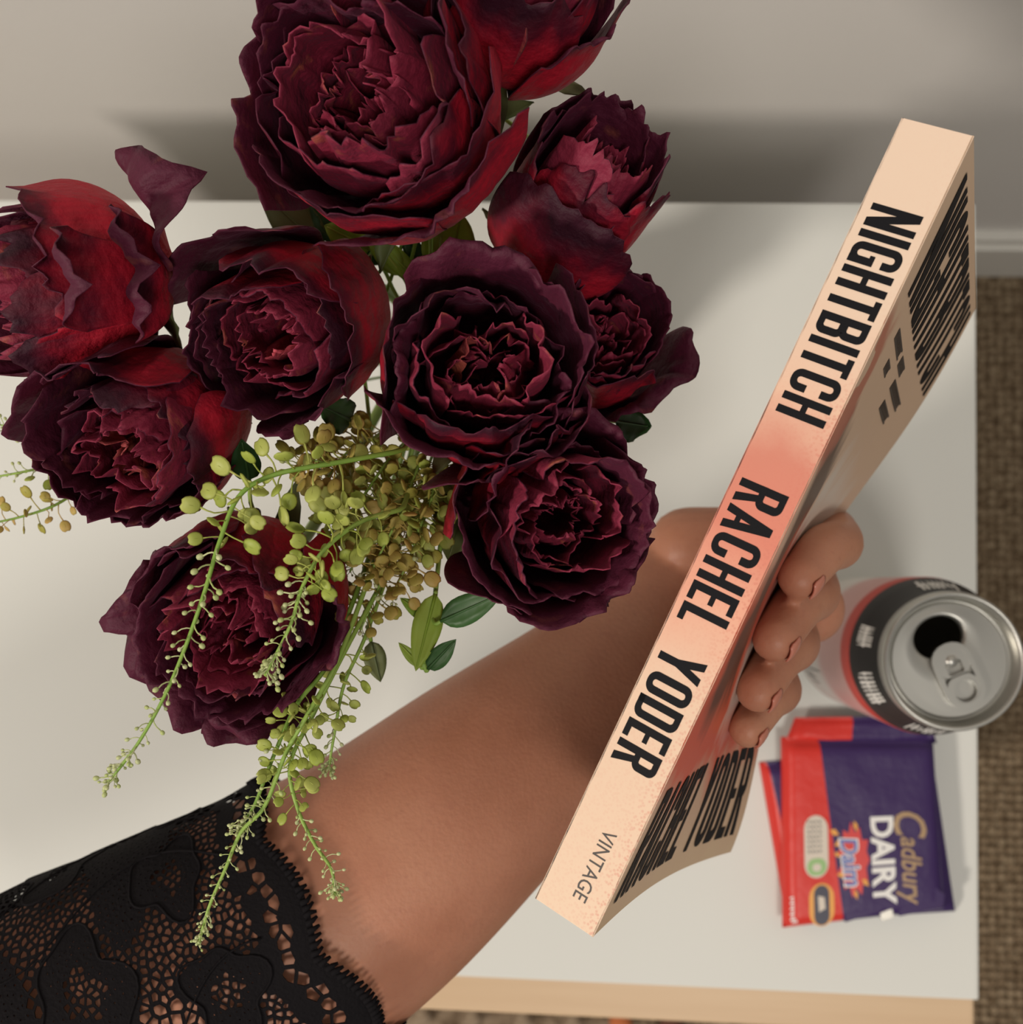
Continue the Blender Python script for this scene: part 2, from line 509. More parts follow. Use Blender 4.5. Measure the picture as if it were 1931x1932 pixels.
ROSES = {}
ROSES['big'] = rose((640, 140, .222), (780, 265, .276), .0318, 'largest dark purple dried rose, wide open, at the top of the bouquet', 11, n=27, open_=.45, cr=1.0)
ROSES['red'] = rose((1010, -120, .235), (925, 110, .272), .0245, 'crimson dried rose showing its smooth red side behind the largest rose', 12, n=19, open_=.15, cr=.8)
ROSES['cup'] = rose((1165, 268, .255), (1015, 495, .297),   .0190, 'small dark rose on a bright red cup beside the book', 13, n=20, open_=.15, cr=.9, belly=1.10)
ROSES['tuck'] = rose((1150, 615, .272), (1085, 690, .315), .0205, 'dark rose tucked behind the wide open central rose', 14, n=22, open_=.6, cr=1.1)
ROSES['mid'] = rose((930, 670, .240), (905, 742, .292), .0268, 'wide open magenta rose with curled crinkled petals in the bouquet centre', 15, n=26, open_=.35, core=(3,), core_mat='petal_amber', cr=1.1)
ROSES['heart'] = rose((480, 655, .250), (635, 580, .297), .0240, 'cupped rose with a small bright pink heart beside the central magenta rose', 16, n=23, open_=.10, core=(0, 2), cr=1.05, belly=1.04)
ROSES['side'] = rose((-20, 565, .252), (300, 530, .278), .0235, 'rose turned on its side with loose crimson petals peeling off', 17, n=21, open_=.10, cr=.85, belly=1.10,
     loose=((1.75, .5, 1.5, .30, .9, .3), (1.25, .45, 1.45, .55, .7, .5), (1.2, .4, 1.35, .95, .9, .3)))
ROSES['torn'] = rose((205, 865, .248), (370, 760, .294), .0238, 'rose with a torn orange-tinged heart under the side-turned rose', 18, n=23, open_=.15, core=(1, 2, 4), core_mat='petal_amber', cr=1.3, belly=1.03)
ROSES['low'] = rose((405, 1225, .250), (535, 1060, .297), .0250, 'lowest dried rose, behind the hanging green sprig', 19, n=24, open_=.40, cr=1.15,
     loose=((3.6, .7, 1.2, .75, .8, .6), (4.3, .6, 1.25, .9, .5, .6)))
ROSES['ragged'] = rose((1085, 985, .248), (985, 955, .300), .0245, 'dark rose with a ragged rim hanging over the forearm', 20, n=26, open_=.55, cr=1.1)


# ------------------------------------------------------------------ seed sprigs
def pod_mesh(name, stalk, diam, mt, bent, seed):
    """a thin stalk along +z ending in a flat notched round pod"""
    pts = catmull([(0, 0, 0), (bent * stalk, 0, stalk * .5), (bent * stalk * .6, 0, stalk)], 5)
    parts = [tube_data(pts, [.00026, .00022, .0002, .0002, .00028], 5)]
    e = pts[-1]; R = diam / 2; V = []; Fc = []
    seg = 14
    ring = []
    for k in range(seg):
        a = 2 * PI * k / seg - PI / 2
        rr = R * (1 - .22 * math.exp(-((a - PI / 2) / .28) ** 2))
        ring.append((rr * .86 * math.cos(a), rr * math.sin(a)))
    for q, hy in ((1.0, 0), (.72, .42), (.30, .62)):
        for s in ((1, -1) if q < 1 else (1,)):
            V.append((q, s, hy))
    VV = []
    def addring(q, y):
        o = len(VV)
        for (x, z) in ring: VV.append((e[0] + x * q, e[1] + y, e[2] + R * .95 + z * q))
        return o
    o0 = addring(1, 0); oa = addring(.8, R * .13); ob = addring(.8, -R * .13); oc = addring(.25, R * .20); od = addring(.25, -R * .20)
    for k in range(seg):
        k2 = (k + 1) % seg
        Fc += [(o0 + k, o0 + k2, oa + k2, oa + k), (o0 + k2, o0 + k, ob + k, ob + k2), (oa + k, oa + k2, oc + k2, oc + k), (ob + k2, ob + k, od + k, od + k2)]
    Fc += [tuple(oc + k for k in range(seg)), tuple(od + k for k in range(seg))[::-1]]
    parts.append((VV, Fc))
    # seam across the pod
    sp = [(e[0], e[1], e[2] + R * .05), (e[0], e[1] + R * .2, e[2] + R * .9), (e[0], e[1], e[2] + R * 1.7)]
    parts.append(tube_data(catmull(sp, 5), R * .06, 4)); sp = [(x, 2 * e[1] - y, z) for x, y, z in sp]
    parts.append(tube_data(catmull(sp, 5), R * .06, 4))
    me = mesh(name, *merge(parts)); me.materials.append(mt); me.shade_smooth()
    return me


def bud_mesh(name, stalk, diam, mt, bent):
    pts = catmull([(0, 0, 0), (bent * stalk, 0, stalk * .5), (bent * stalk * .5, 0, stalk)], 4)
    parts = [tube_data(pts, .0002, 5)]
    e = pts[-1]; v, f = lathe([(0, 0), (diam * .36, diam * .2), (diam * .5, diam * .6), (diam * .4, diam), (0, diam * 1.25)], 7)
    parts.append(([(x + e[0], y + e[1], z + e[2]) for x, y, z in v], f))
    me = mesh(name, *merge(parts)); me.materials.append(mt); me.shade_smooth()
    return me


PODS = {c: [pod_mesh('seed_pod', s, d, M[c], b, i) for i, (s, d, b) in enumerate(((.0052, .0047, .15), (.0068, .0049, -.2), (.0044, .0043, .1), (.0058, .0052, .05)))] for c in ('pod_fresh', 'pod_dry')}
BUDS = [bud_mesh('flower_bud', s, d, M['bud'], b) for s, d, b in ((.0044, .0014, .2), (.0036, .0015, -.2), (.0030, .0013, .1))]


def sprig(path, label, seed, kind='pod_fresh', npod=26, nbud=22, s0=.15, split=.55, rad=.00068, scale=1.0, mount=True, spread=1.0, name='seed_sprig', tipn=22):
    rr = random.Random(seed)
    pts3 = [P(*p) for p in path]
    pts = catmull(pts3, 60)
    if mount:   # the stalk runs on down into the vase
        tail = catmull([pts3[1], pts3[0], MOUTH + (pts3[0] - MOUTH) * .45 + Vector((0, 0, .01)), MOUTH + Vector((rr.uniform(-.01, .01), rr.uniform(-.01, .01), 0)), MOUTH + Vector((0, 0, -.09))], 40)
        tail = tail[10:][::-1]
    root = empty(name, pts3[0]); tag(root, label, 'flower sprig', 'green and brown seed sprigs in the bouquet')
    o3 = np.array(pts3[0])
    rads = np.linspace(rad, rad * .55, 60)
    if mount:
        full = np.vstack([tail, pts[1:]]); rf = np.concatenate([np.full(len(tail), rad), rads[1:]])
    else: full, rf = pts, rads
    link('stem', mesh('stem', *tube_data(full - o3, rf, 7)), root, M['stem'])
    tan = np.gradient(pts, axis=0)
    tot = npod + nbud; th = rr.uniform(0, 6)
    for i in range(tot):
        f = i / (tot - 1); u = s0 + (1 - s0) * f
        ispod = i < npod
        x = u * 59; k = min(int(x), 58); p = pts[k] + (pts[k + 1] - pts[k]) * (x - k); t = Vector(tan[k]).normalized()
        th += 2.4 + rr.uniform(-.4, .4)
        sd = t.orthogonal().normalized(); sd = Quaternion(t, th) @ sd
        a = (.35 + .25 * f) + rr.uniform(-.2, .2) if not ispod else rr.uniform(.0, .6)
        d = (sd * spread + t * math.tan(a)).normalized()
        me = rr.choice(PODS[kind]) if ispod else rr.choice(BUDS)
        sc = scale * (rr.uniform(.85, 1.15) * (1 - .35 * max(0, f / max(.01, npod / tot) - .5)) if ispod else rr.uniform(.8, 1.1) * (1.1 - .55 * (f - npod / tot) / max(.05, 1 - npod / tot)))
        o = bpy.data.objects.new(me.name.split('.')[0], me); COL.objects.link(o); o.parent = root
        # the flat side of a pod hangs facing up, give or take
        yv = d.to_track_quat('Z', 'Y').to_matrix(); best = max(range(16), key=lambda q: (yv @ Matrix.Rotation(q * PI / 16, 3, 'Z')).col[1].z ** 2)
        o.matrix_basis = axis_matrix(Vector(p - o3), d, best * PI / 16 + (PI if rr.random() < .5 else 0) + rr.gauss(0, .45)) @ Matrix.Scale(sc, 4)
    for i in range(tipn):     # crowded young buds at the tip
        u = 1 - .09 * rr.random() ** 1.3; x = u * 59; k = min(int(x), 58); p = pts[k]; t = Vector(tan[k]).normalized()
        sd = Quaternion(t, rr.uniform(0, 6.28)) @ t.orthogonal().normalized()
        d = (sd + t * rr.uniform(.3, 2.2)).normalized(); me = rr.choice(BUDS)
        o = bpy.data.objects.new('flower_bud', me); COL.objects.link(o); o.parent = root
        o.matrix_basis = axis_matrix(Vector(p - o3), d, rr.uniform(0, 6)) @ Matrix.Scale(scale * rr.uniform(.55, .95), 4)
    return root


sprig([(760, 850, .262), (640, 872, .252), (520, 895, .246), (452, 935, .243), (415, 1020, .242), (385, 1120, .242), (350, 1220, .243), (312, 1310, .244), (262, 1400, .246), (205, 1475, .248)],
      'long green sprig arching over the lowest rose and hanging to one side', 31, npod=30, nbud=46, s0=.10)
sprig([(760, 960, .268), (680, 985, .258), (610, 1040, .250), (570, 1110, .247), (548, 1180, .247), (500, 1275, .248)],
      'short green sprig with round pods and a dense budded tip beside the lowest rose', 32, npod=34, nbud=34, s0=.12)
sprig([(700, 1080, .280), (640, 1240, .268), (585, 1340, .262), (540, 1420, .262), (500, 1520, .262), (455, 1570, .262), (425, 1640, .262), (395, 1710, .262), (375, 1780, .263)],
      'longest green sprig, its tip hanging over the black lace cuff', 33, npod=16, nbud=48, s0=.25, scale=.72)
sprig([(720, 1100, .285), (650, 1230, .272), (590, 1350, .266), (548, 1440, .264), (560, 1520, .264), (592, 1590, .264), (625, 1640, .265), (632, 1690, .266)],
      'green sprig with a hooked tip hanging in front of the bare forearm', 34, npod=26, nbud=32, s0=.22, scale=.78)
sprig([(740, 1060, .290), (690, 1200, .280), (650, 1290, .275), (632, 1380, .274), (620, 1450, .275)],
      'thin upright stalked sprig hanging between the hooked sprig and the bare forearm', 35, npod=18, nbud=14, s0=.3, scale=.8, rad=.0006)
sprig([(680, 1100, .282), (620, 1250, .270), (560, 1330, .266), (515, 1430, .265), (480, 1520, .265), (452, 1560, .265)],
      'slim bare-stemmed sprig lying along the longest sprig above the cuff', 36, npod=10, nbud=26, s0=.35, scale=.7, rad=.0007)
# dry olive-brown mass under the central rose
for i, pth in enumerate((
        [(800, 760, .310), (700, 830, .285), (640, 870, .275), (590, 870, .272), (560, 880, .272)],
        [(820, 780, .310), (740, 860, .285), (690, 930, .278), (650, 980, .276), (620, 1010, .276)],
        [(830, 790, .310), (790, 880, .285), (760, 960, .278), (720, 1040, .276), (690, 1100, .278)],
        [(850, 800, .310), (820, 900, .288), (800, 980, .282), (770, 1060, .280), (735, 1130, .282)],
        [(840, 800, .315), (800, 900, .295), (750, 1020, .286), (710, 1120, .282), (680, 1190, .282)],
        [(830, 800, .318), (770, 880, .298), (720, 950, .290), (690, 1020, .288), (660, 1080, .288)],
        [(840, 790, .312), (830, 870, .290), (815, 940, .282), (790, 1000, .280), (770, 1040, .280)],
        [(800, 770, .316), (720, 820, .296), (660, 850, .288), (620, 900, .286), (600, 950, .286)])):
    sprig(pth, 'dense olive-brown sprig of dry round pods in the tangle under the central rose' if i not in (1, 6) else 'yellow-green sprig of round pods caught in the olive-brown tangle under the central rose', 50 + i, kind='pod_dry' if i not in (1, 6) else 'pod_fresh', npod=48, nbud=6, s0=.20, scale=.95, rad=.0005, tipn=0)
sprig([(160, 880, .300), (90, 882, .292), (30, 893, .290), (-40, 905, .290)], 'thin budded green sprig reaching out from behind the torn-hearted rose', 61, npod=4, nbud=16, s0=.3, scale=.7, rad=.0005)
sprig([(180, 900, .300), (110, 950, .292), (40, 975, .290), (-30, 990, .290)], 'loose sprig with small brown pods reaching out from behind the torn-hearted rose', 62, kind='pod_dry', npod=16, nbud=4, s0=.25, scale=.7, rad=.0005)
sprig([(160, 800, .300), (90, 815, .292), (40, 808, .290), (-10, 800, .290)], 'tiny bare green sprig tip between the side-turned and the torn-hearted rose', 63, npod=0, nbud=14, s0=.6, scale=.9, rad=.0004)


# ------------------------------------------------------------------ leaves: parts of the stems they grow on
def leaf(root, a, b, width, mt, label, bend=.08, fold=.25, seed=0):
    p0 = P(*a); p1 = P(*b); d = p1 - p0; ln = d.length; xd = d.normalized()
    zd = Vector(CAM) - p0
    yd = zd.cross(xd).normalized(); zd = xd.cross(yd)
    Mx = Matrix(((xd.x, yd.x, zd.x, p0.x), (xd.y, yd.y, zd.y, p0.y), (xd.z, yd.z, zd.z, p0.z), (0, 0, 0, 1)))
    v, f = strip_leaf(ln, width, bend, fold, 10, 0, .05, seed)
    o = link('leaf', mesh('leaf', v, f), root, mt, mw=root.matrix_world.inverted() @ Mx); o['label'] = label
    link('midrib', mesh('midrib', *tube_data([(ln * u, 0, bend * ln * u * u + .0002) for u in np.linspace(0, .95, 8)], np.linspace(.0005, .0002, 8), 5)), o, mt)
    st = STEMS[root.name]; q = min(st, key=lambda w: (w - p0).length)
    inv = Mx.inverted(); e = p0 - xd * min(.012, (q - p0).length * .4)
    pts = catmull([p0, e, q], 10)
    link('petiole', mesh('petiole', *tube_data([inv @ Vector(p) for p in pts], .0006, 6)), o, M['stem'])
    return o


ls = empty('leafy_stem', P(822, 1050, .29)); tag(ls, 'thin stem with narrow leaves hanging above the forearm, beside the dry sprigs', 'plant stem')
bpy.context.view_layer.update()
lp = catmull([MOUTH + Vector((.004, -.006, -.09)), MOUTH + Vector((.004, -.006, 0)), P(835, 860, .335), P(838, 950, .300), P(828, 1060, .290), P(818, 1150, .288), P(800, 1250, .288)], 50)
link('stem', mesh('stem', *tube_data(lp - np.array(ls.location), .0007, 7)), ls, M['stem'])
STEMS[ls.name] = [Vector(p) for p in lp[22:]]
leaf(ls, (832, 1172, .285), (950, 1118, .280), .0080, M['leaf_dark'], 'narrow dark green leaf')
leaf(ls, (808, 1262, .288), (862, 1205, .284), .0055, M['leaf_dark'], 'short dark green leaf', seed=3)
leaf(ls, (822, 1120, .287), (785, 1265, .287), .0080, M['leaf_light'], 'pale yellow-green hanging leaf', seed=4)
leaf(ls, (815, 1170, .288), (755, 1128, .287), .0042, M['leaf_light'], 'small curled yellow-green leaf', seed=5)
leaf(ls, (795, 1258, .288), (752, 1212, .287), .0032, M['leaf_light'], 'tiny hooked yellow-green leaf', seed=6)
leaf(ls, (905, 870, .300), (845, 1060, .295), .019, M['leaf_olive'], 'broad olive leaf', seed=7)
rb = ROSES['big']
leaf(rb, (610, 470, .300), (490, 358, .290), .0125, M['leaf_olive'], 'curled grey-olive leaf with a twisted tip', seed=8, bend=-.1)
leaf(rb, (660, 460, .300), (585, 372, .295), .010, M['leaf_dark'], 'dark glossy leaf', seed=9)
leaf(rb, (700, 470, .298), (612, 425, .292), .010, M['leaf_light'], 'bright green leaf', seed=10)
leaf(rb, (720, 500, .305), (640, 400, .300), .009, M['leaf_dark'], 'dark green leaf', seed=11)
leaf(rb, (760, 520, .300), (690, 428, .296), .007, M['leaf_light'], 'narrow green leaf', seed=12)
leaf(rb, (800, 520, .305), (760, 425, .300), .006, M['leaf_dark'], 'thin dark leaf', seed=14)
leaf(rb, (790, 535, .300), (705, 440, .298), .006, M['leaf_light'], 'narrow yellow-green leaf', seed=21)
leaf(rb, (830, 520, .303), (800, 430, .300), .006, M['leaf_light'], 'narrow yellow-green leaf', seed=22)
leaf(rb, (680, 500, .302), (640, 440, .296), .009, M['leaf_light'], 'bright green leaf', seed=23)
leaf(ROSES['red'], (850, 500, .300), (872, 400, .292), .012, M['leaf_light'], 'ragged yellow-green leaf', seed=13)
leaf(ROSES['red'], (985, 250, .290), (960, 232, .270), .006, M['leaf_light'], 'small yellow-green leaf', seed=20)
leaf(ROSES['low'], (470, 905, .272), (455, 825, .262), .0075, M['leaf_dark'], 'blue-green leaf', seed=15)
leaf(ROSES['tuck'], (1100, 505, .285), (1080, 452, .262), .005, M['leaf_light'], 'pale pointed leaf tip', seed=16)
leaf(ROSES['tuck'], (1165, 795, .305), (1235, 806, .290), .011, M['leaf_dark'], 'dark leaf with a hooked tip', seed=17)
leaf(ROSES['low'], (700, 1210, .290), (718, 1285, .292), .0062, M['leaf_olive'], 'jagged olive leaf', seed=18, bend=.1)
leaf(ROSES['heart'], (665, 795, .290), (595, 760, .268), .010, M['leaf_dark'], 'dark green leaf', seed=19)

# ------------------------------------------------------------------ lettering helpers
def ring_pts(x0, x1, y0, y1, rad, n=7):
    pts = []
    for cx, cy, a0 in ((x1 - rad, y1 - rad, 0), (x0 + rad, y1 - rad, 90), (x0 + rad, y0 + rad, 180), (x1 - rad, y0 + rad, 270)):
        for k in range(n):
            a = math.radians(a0 + 90 * k / (n - 1)); pts.append((cx + rad * math.cos(a), cy + rad * math.sin(a)))
    return pts


def glyph(ch, W=.43, s=.15, h=.13):
    """condensed bold sans letter: list of convex polygons in a box W wide and 1 high"""
    q = []
    def bar(x0, y0, x1, y1): q.append([(x0, y0), (x1, y0), (x1, y1), (x0, y1)])
    def ring(x0, x1, y0, y1, rad, skip=None):
        o = ring_pts(x0, x1, y0, y1, rad); ri = max(.02, rad - min(s, h) * .9)
        i = ring_pts(x0 + s, x1 - s, y0 + h, y1 - h, min(ri, (x1 - x0 - 2 * s) / 2 - .002))
        n = len(o)
        for k in range(n):
            k2 = (k + 1) % n; mx = (o[k][0] + o[k2][0]) / 2; my = (o[k][1] + o[k2][1]) / 2
            if skip and skip(mx, my, o[k], o[k2]): continue
            q.append([o[k], o[k2], i[k2], i[k]])
    if ch == 'I': W = s; bar(0, 0, s, 1)
    elif ch == 'N':
        W = .45; bar(0, 0, s * .9, 1); bar(W - s * .9, 0, W, 1); q.append([(0, 1), (s * 1.05, 1), (W, 0), (W - s * 1.05, 0)])
    elif ch == 'H': bar(0, 0, s, 1); bar(W - s, 0, W, 1); bar(s, .44, W - s, .56)
    elif ch == 'T': W = .38; bar(0, 1 - h, W, 1); bar(W / 2 - s / 2, 0, W / 2 + s / 2, 1 - h)
    elif ch == 'L': W = .34; bar(0, 0, s, 1); bar(s, 0, W, h)
    elif ch == 'E': W = .35; bar(0, 0, s, 1); bar(s, 0, W, h); bar(s, 1 - h, W, 1); bar(s, .45, W - .03, .56)
    elif ch == 'O': ring(0, W, 0, 1, .19)
    elif ch == 'D':
        bar(0, 0, s, 1); ring(0, W, 0, 1, .18, lambda x, y, a, b: x < s); bar(0, 0, .2, h); bar(0, 1 - h, .2, 1)
    elif ch in 'CG':
        ring(0, W, 0, 1, .19, lambda x, y, a, b: x > W * .62 and .26 < y < .74)
        bar(W - s, .66, W, .82)
        if ch == 'C': bar(W - s, .18, W, .36)
        else: bar(W - s, .0, W, .48); bar(W * .52, .40, W, .50)
    elif ch in 'BPR':
        bar(0, 0, s, 1)
        lo = .44 if ch != 'B' else .47
        ring(0, W, lo, 1, .16, lambda x, y, a, b: x < s); bar(0, 1 - h, .22, 1); bar(0, lo, .22, lo + h)
        if ch == 'B': ring(0, W, 0, .56, .16, lambda x, y, a, b: x < s); bar(0, 0, .22, h); bar(0, .56 - h, .22, .56)
        if ch == 'R': q.append([(W * .42, .47), (W * .72, .47), (W + .01, 0), (W - s, 0)])
    elif ch == 'A':
        W = .46; q.append([(0, 0), (s, 0), (W / 2 + s * .42, 1), (W / 2 - s * .5, 1)]); q.append([(W - s, 0), (W, 0), (W / 2 + s * .5, 1), (W / 2 - s * .42, 1)]); bar(W * .25, .22, W * .75, .33)
    elif ch == 'Y':
        W = .45; bar(W / 2 - s / 2, 0, W / 2 + s / 2, .45); q.append([(0, 1), (s, 1), (W / 2 + s / 2, .42), (W / 2 - s / 2, .42)]); q.append([(W - s, 1), (W, 1), (W / 2 + s / 2, .42), (W / 2 - s / 2, .42)])
    return q, W


def word_polys(txt, gap=.075):
    out = []; x = 0
    for ch in txt:
        if ch == ' ': x += .22; continue
        q, w = glyph(ch); out += [[(a + x, b) for a, b in p] for p in q]; x += w + gap
    return out, x - gap


def poly_mesh(name, polys, fn):
    V = []; Fc = []
    for i, p in enumerate(polys):
        o = len(V); V += [fn(a, b) for a, b in p]; Fc.append(tuple(range(o, o + len(p))))
    return mesh(name, V, Fc)


def font_mesh(name, txt, offset=0.0, shear=0.0):
    c = bpy.data.curves.new(name, 'FONT'); c.body = txt; c.size = 1; c.offset = offset; c.shear = shear; c.resolution_u = 3
    o = bpy.data.objects.new('tmp', c); COL.objects.link(o)
    dg = bpy.context.evaluated_depsgraph_get(); dg.update()
    me = bpy.data.meshes.new_from_object(o.evaluated_get(dg)); me.name = name
    bpy.data.objects.remove(o); bpy.data.curves.remove(c)
    n = len(me.vertices); co = np.zeros(n * 3); me.vertices.foreach_get('co', co); co = co.reshape(-1, 3)
    lo = co.min(0); hi = co.max(0)
    co = (co - lo) / np.maximum(hi - lo, 1e-9)     # unit box
    return me, co


def font_on(name, txt, fn, parent, mt, offset=0.0, shear=0.0):
    me, co = font_mesh(name, txt, offset, shear)
    me.vertices.foreach_set('co', np.array([fn(a, b) for a, b, _ in co]).ravel()); me.update()
    return link(name, me, parent, mt, False)


# ------------------------------------------------------------------ paperback
BL = Vector((.39891719, .91129546, .10200812)); BW = Vector((.3534225, -.05014686, -.93411875)); BT = Vector((-.84614279, .40868799, -.34207676))
BO = Vector((.00664299, -.08141119, .82949929))
BH, BWD, BTH = .198, .128, .0161


def BK(l, w, t): return BO + BL * l + BW * w + BT * t


book = empty('paperback_book'); tag(book, 'peach paperback book with bold black spine lettering held upright in the hand', 'book')
book.matrix_world = Matrix(((BL.x, BW.x, BT.x, BO.x), (BL.y, BW.y, BT.y, BO.y), (BL.z, BW.z, BT.z, BO.z), (0, 0, 0, 1)))
# local axes: x along the spine from foot to head, y from spine to fore-edge, z from front to back cover


def front_z(x, y):
    """front cover: lies in z=0, the fore-edge sprung outwards at the foot and pressed in at the grip"""
    u = y / BWD; grip = math.exp(-((x - .095) / .055) ** 2)
    foot = math.exp(-(x / .035) ** 2)
    return .0120 * grip * (math.sin(PI / 2 * min(1, u * 1.25))) ** 1.4 - .0052 * foot * u ** 2.2 + .0022 * foot * math.sin(PI * u)


def foot_x(y): return .0
m = mat('spine_print', rough=.5, spec=.3); M['spine'] = m
tc = N(m, 'ShaderNodeTexCoord'); sp = N(m, 'ShaderNodeSeparateXYZ'); L(m, tc.outputs['Object'], sp.inputs[0])
xx = mth(m, 'DIVIDE', sp.outputs[0], BH); nz = noise(m, 60, 3)
f = mth(m, 'ADD', xx, mth(m, 'MULTIPLY_ADD', nz, .10, -.05))
c = ramp(m, f, [(.0, (.80, .60, .44)), (.30, (.79, .57, .42)), (.41, (.80, .40, .28)), (.50, (.70, .24, .17)), (.58, (.66, .25, .18)), (.66, (.80, .52, .38)), (.80, (.79, .61, .47)), (1.0, (.80, .62, .48))])
ck = N(m, 'ShaderNodeTexVoronoi'); ck.inputs['Scale'].default_value = 1250; L(m, tc.outputs['Object'], ck.inputs['Vector'])
# printed halftone dots, redder towards the front-cover edge
dots = ramp(m, ck.outputs[0], [(.25, (1, 1, 1)), (.55, (0, 0, 0))])
edge = ramp(m, mth(m, 'DIVIDE', sp.outputs[2], BTH), [(.0, (1, 1, 1)), (.3, (.25, .25, .25)), (1, (.15, .15, .15))])
low = ramp(m, f, [(.0, (.55, .55, .55)), (.35, (.35, .35, .35)), (.5, (.75, .75, .75)), (.64, (.5, .5, .5)), (.74, (.05, .05, .05))])
fac = mth(m, 'MULTIPLY', mth(m, 'MULTIPLY', dots, edge), low)
L(m, mixc(m, fac, c, (.66, .22, .16)), bsdf(m).inputs['Base Color'])

m = mat('cover_print', rough=.42, spec=.4); M['cover'] = m
tc = N(m, 'ShaderNodeTexCoord'); sp = N(m, 'ShaderNodeSeparateXYZ'); L(m, tc.outputs['Object'], sp.inputs[0])
mp = N(m, 'ShaderNodeMapping'); mp.inputs['Scale'].default_value = (14, 40, 1); L(m, tc.outputs['Object'], mp.inputs[0])
n1 = noise(m, 1.0, 4, mp.outputs[0]); n2 = noise(m, 45, 3)
xx = mth(m, 'DIVIDE', sp.outputs[0], BH); yy = mth(m, 'DIVIDE', sp.outputs[1], BWD)
fx = mth(m, 'ADD', xx, mth(m, 'MULTIPLY_ADD', n1, .22, -.11)); fy = mth(m, 'ADD', yy, mth(m, 'MULTIPLY_ADD', n2, .3, -.15))
c = ramp(m, fx, [(.0, (.66, .47, .30)), (.14, (.62, .40, .27)), (.20, (.66, .10, .05)), (.42, (.66, .12, .06)), (.52, (.66, .44, .32)), (.70, (.62, .44, .31)), (1, (.66, .47, .32))])
def band(lo, hi, e, s): # smooth 0..1 window on a value
    return ramp(m, s, [(max(0, lo - e), (0, 0, 0)), (lo, (1, 1, 1)), (hi, (1, 1, 1)), (min(1, hi + e), (0, 0, 0))])
hair = mth(m, 'MULTIPLY', band(.30, .62, .06, fx), band(.10, .32, .08, fy))
c = mixc(m, mth(m, 'MULTIPLY', hair, .9), c, (.055, .025, .018))
pale = mth(m, 'MULTIPLY', band(.26, .62, .06, fx), band(.46, .85, .06, fy))
c = mixc(m, mth(m, 'MULTIPLY', pale, .85), c, (.66, .58, .50))
red = mth(m, 'MULTIPLY', band(.40, .52, .05, fx), band(.30, .52, .08, fy)); c = mixc(m, mth(m, 'MULTIPLY', red, .8), c, (.42, .06, .035))
tip = mth(m, 'MULTIPLY', band(.64, .76, .03, fx), band(.0, .10, .05, fy)); c = mixc(m, mth(m, 'MULTIPLY', tip, .7), c, (.40, .07, .04))
L(m, c, bsdf(m).inputs['Base Color'])
M['ink'] = mat('black_ink', (.008, .008, .010), .6, spec=.15)
M['ink_thin'] = mat('grey_ink', (.06, .05, .045), .5)
m = mat('paper_edge', rough=.85); M['paper'] = m
tc = N(m, 'ShaderNodeTexCoord'); mp = N(m, 'ShaderNodeMapping'); mp.inputs['Scale'].default_value = (8, 8, 2600); L(m, tc.outputs['Object'], mp.inputs[0])
L(m, mixc(m, noise(m, 1, 2, mp.outputs[0]), (.42, .36, .28), (.66, .60, .50)), bsdf(m).inputs['Base Color'])
M['back'] = mat('back_cover_print', (.07, .06, .06), .45)

CT = .00032
# spine strip
bm = bmesh.new(); box(bm, (0, 0, -.0001), (BH, CT, BTH + .0001))
bm_link('spine', bm, book, M['spine'], False, .00012)
# covers as curved sheets
def sheet(name, zf, mt, th):
    nx, ny = 66, 44; V = []; Fc = []
    for k in (0, 1):
        for i in range(nx + 1):
            for j in range(ny + 1):
                x = BH * i / nx; y = BWD * j / ny; V.append((x, y, zf(x, y) + th * k))
    n = (nx + 1) * (ny + 1)
    for i in range(nx):
        for j in range(ny):
            a = i * (ny + 1) + j; Fc.append((a, a + ny + 1, a + ny + 2, a + 1)); Fc.append((n + a, n + a + 1, n + a + ny + 2, n + a + ny + 1))
    for i in range(nx):
        for j in (0, ny):
            a = i * (ny + 1) + j; Fc.append((a, a + ny + 1, n + a + ny + 1, n + a))
    for j in range(ny):
        for i in (0, nx):
            a = i * (ny + 1) + j; Fc.append((a, a + 1, n + a + 1, n + a))
    return link(name, mesh(name, V, Fc), book, mt, False)
back_z = lambda x, y: BTH + .0070 * math.exp(-((x - .1) / .06) ** 2) * min(1, y / BWD)
sheet('front_cover', front_z, M['cover'], CT)
sheet('back_cover', lambda x, y: back_z(x, y) - CT, M['back'], CT)
# page block
nx, ny = 24, 12; V = []; Fc = []
for k in (0, 1):
    for i in range(nx + 1):
        for j in range(ny + 1):
            x = .0012 + (BH - .0024) * i / nx; y = .0006 + (BWD - .0024) * j / ny
            zf = front_z(x, y) + CT + .0001; V.append((x, y, zf if k == 0 else back_z(x, y) - CT - .0001))
n = (nx + 1) * (ny + 1)
for i in range(nx):
    for j in range(ny):
        a = i * (ny + 1) + j; Fc.append((a, a + 1, a + ny + 2, a + ny + 1)); Fc.append((n + a, n + a + ny + 1, n + a + ny + 2, n + a + 1))
    for j in (0, ny):
        a = i * (ny + 1) + j; Fc.append((a, a + ny + 1, n + a + ny + 1, n + a))
for j in range(ny):
    for i in (0, nx):
        a = i * (ny + 1) + j; Fc.append((a, a + 1, n + a + 1, n + a))
link('page_block', mesh('page_block', V, Fc), book, M['paper'], False)

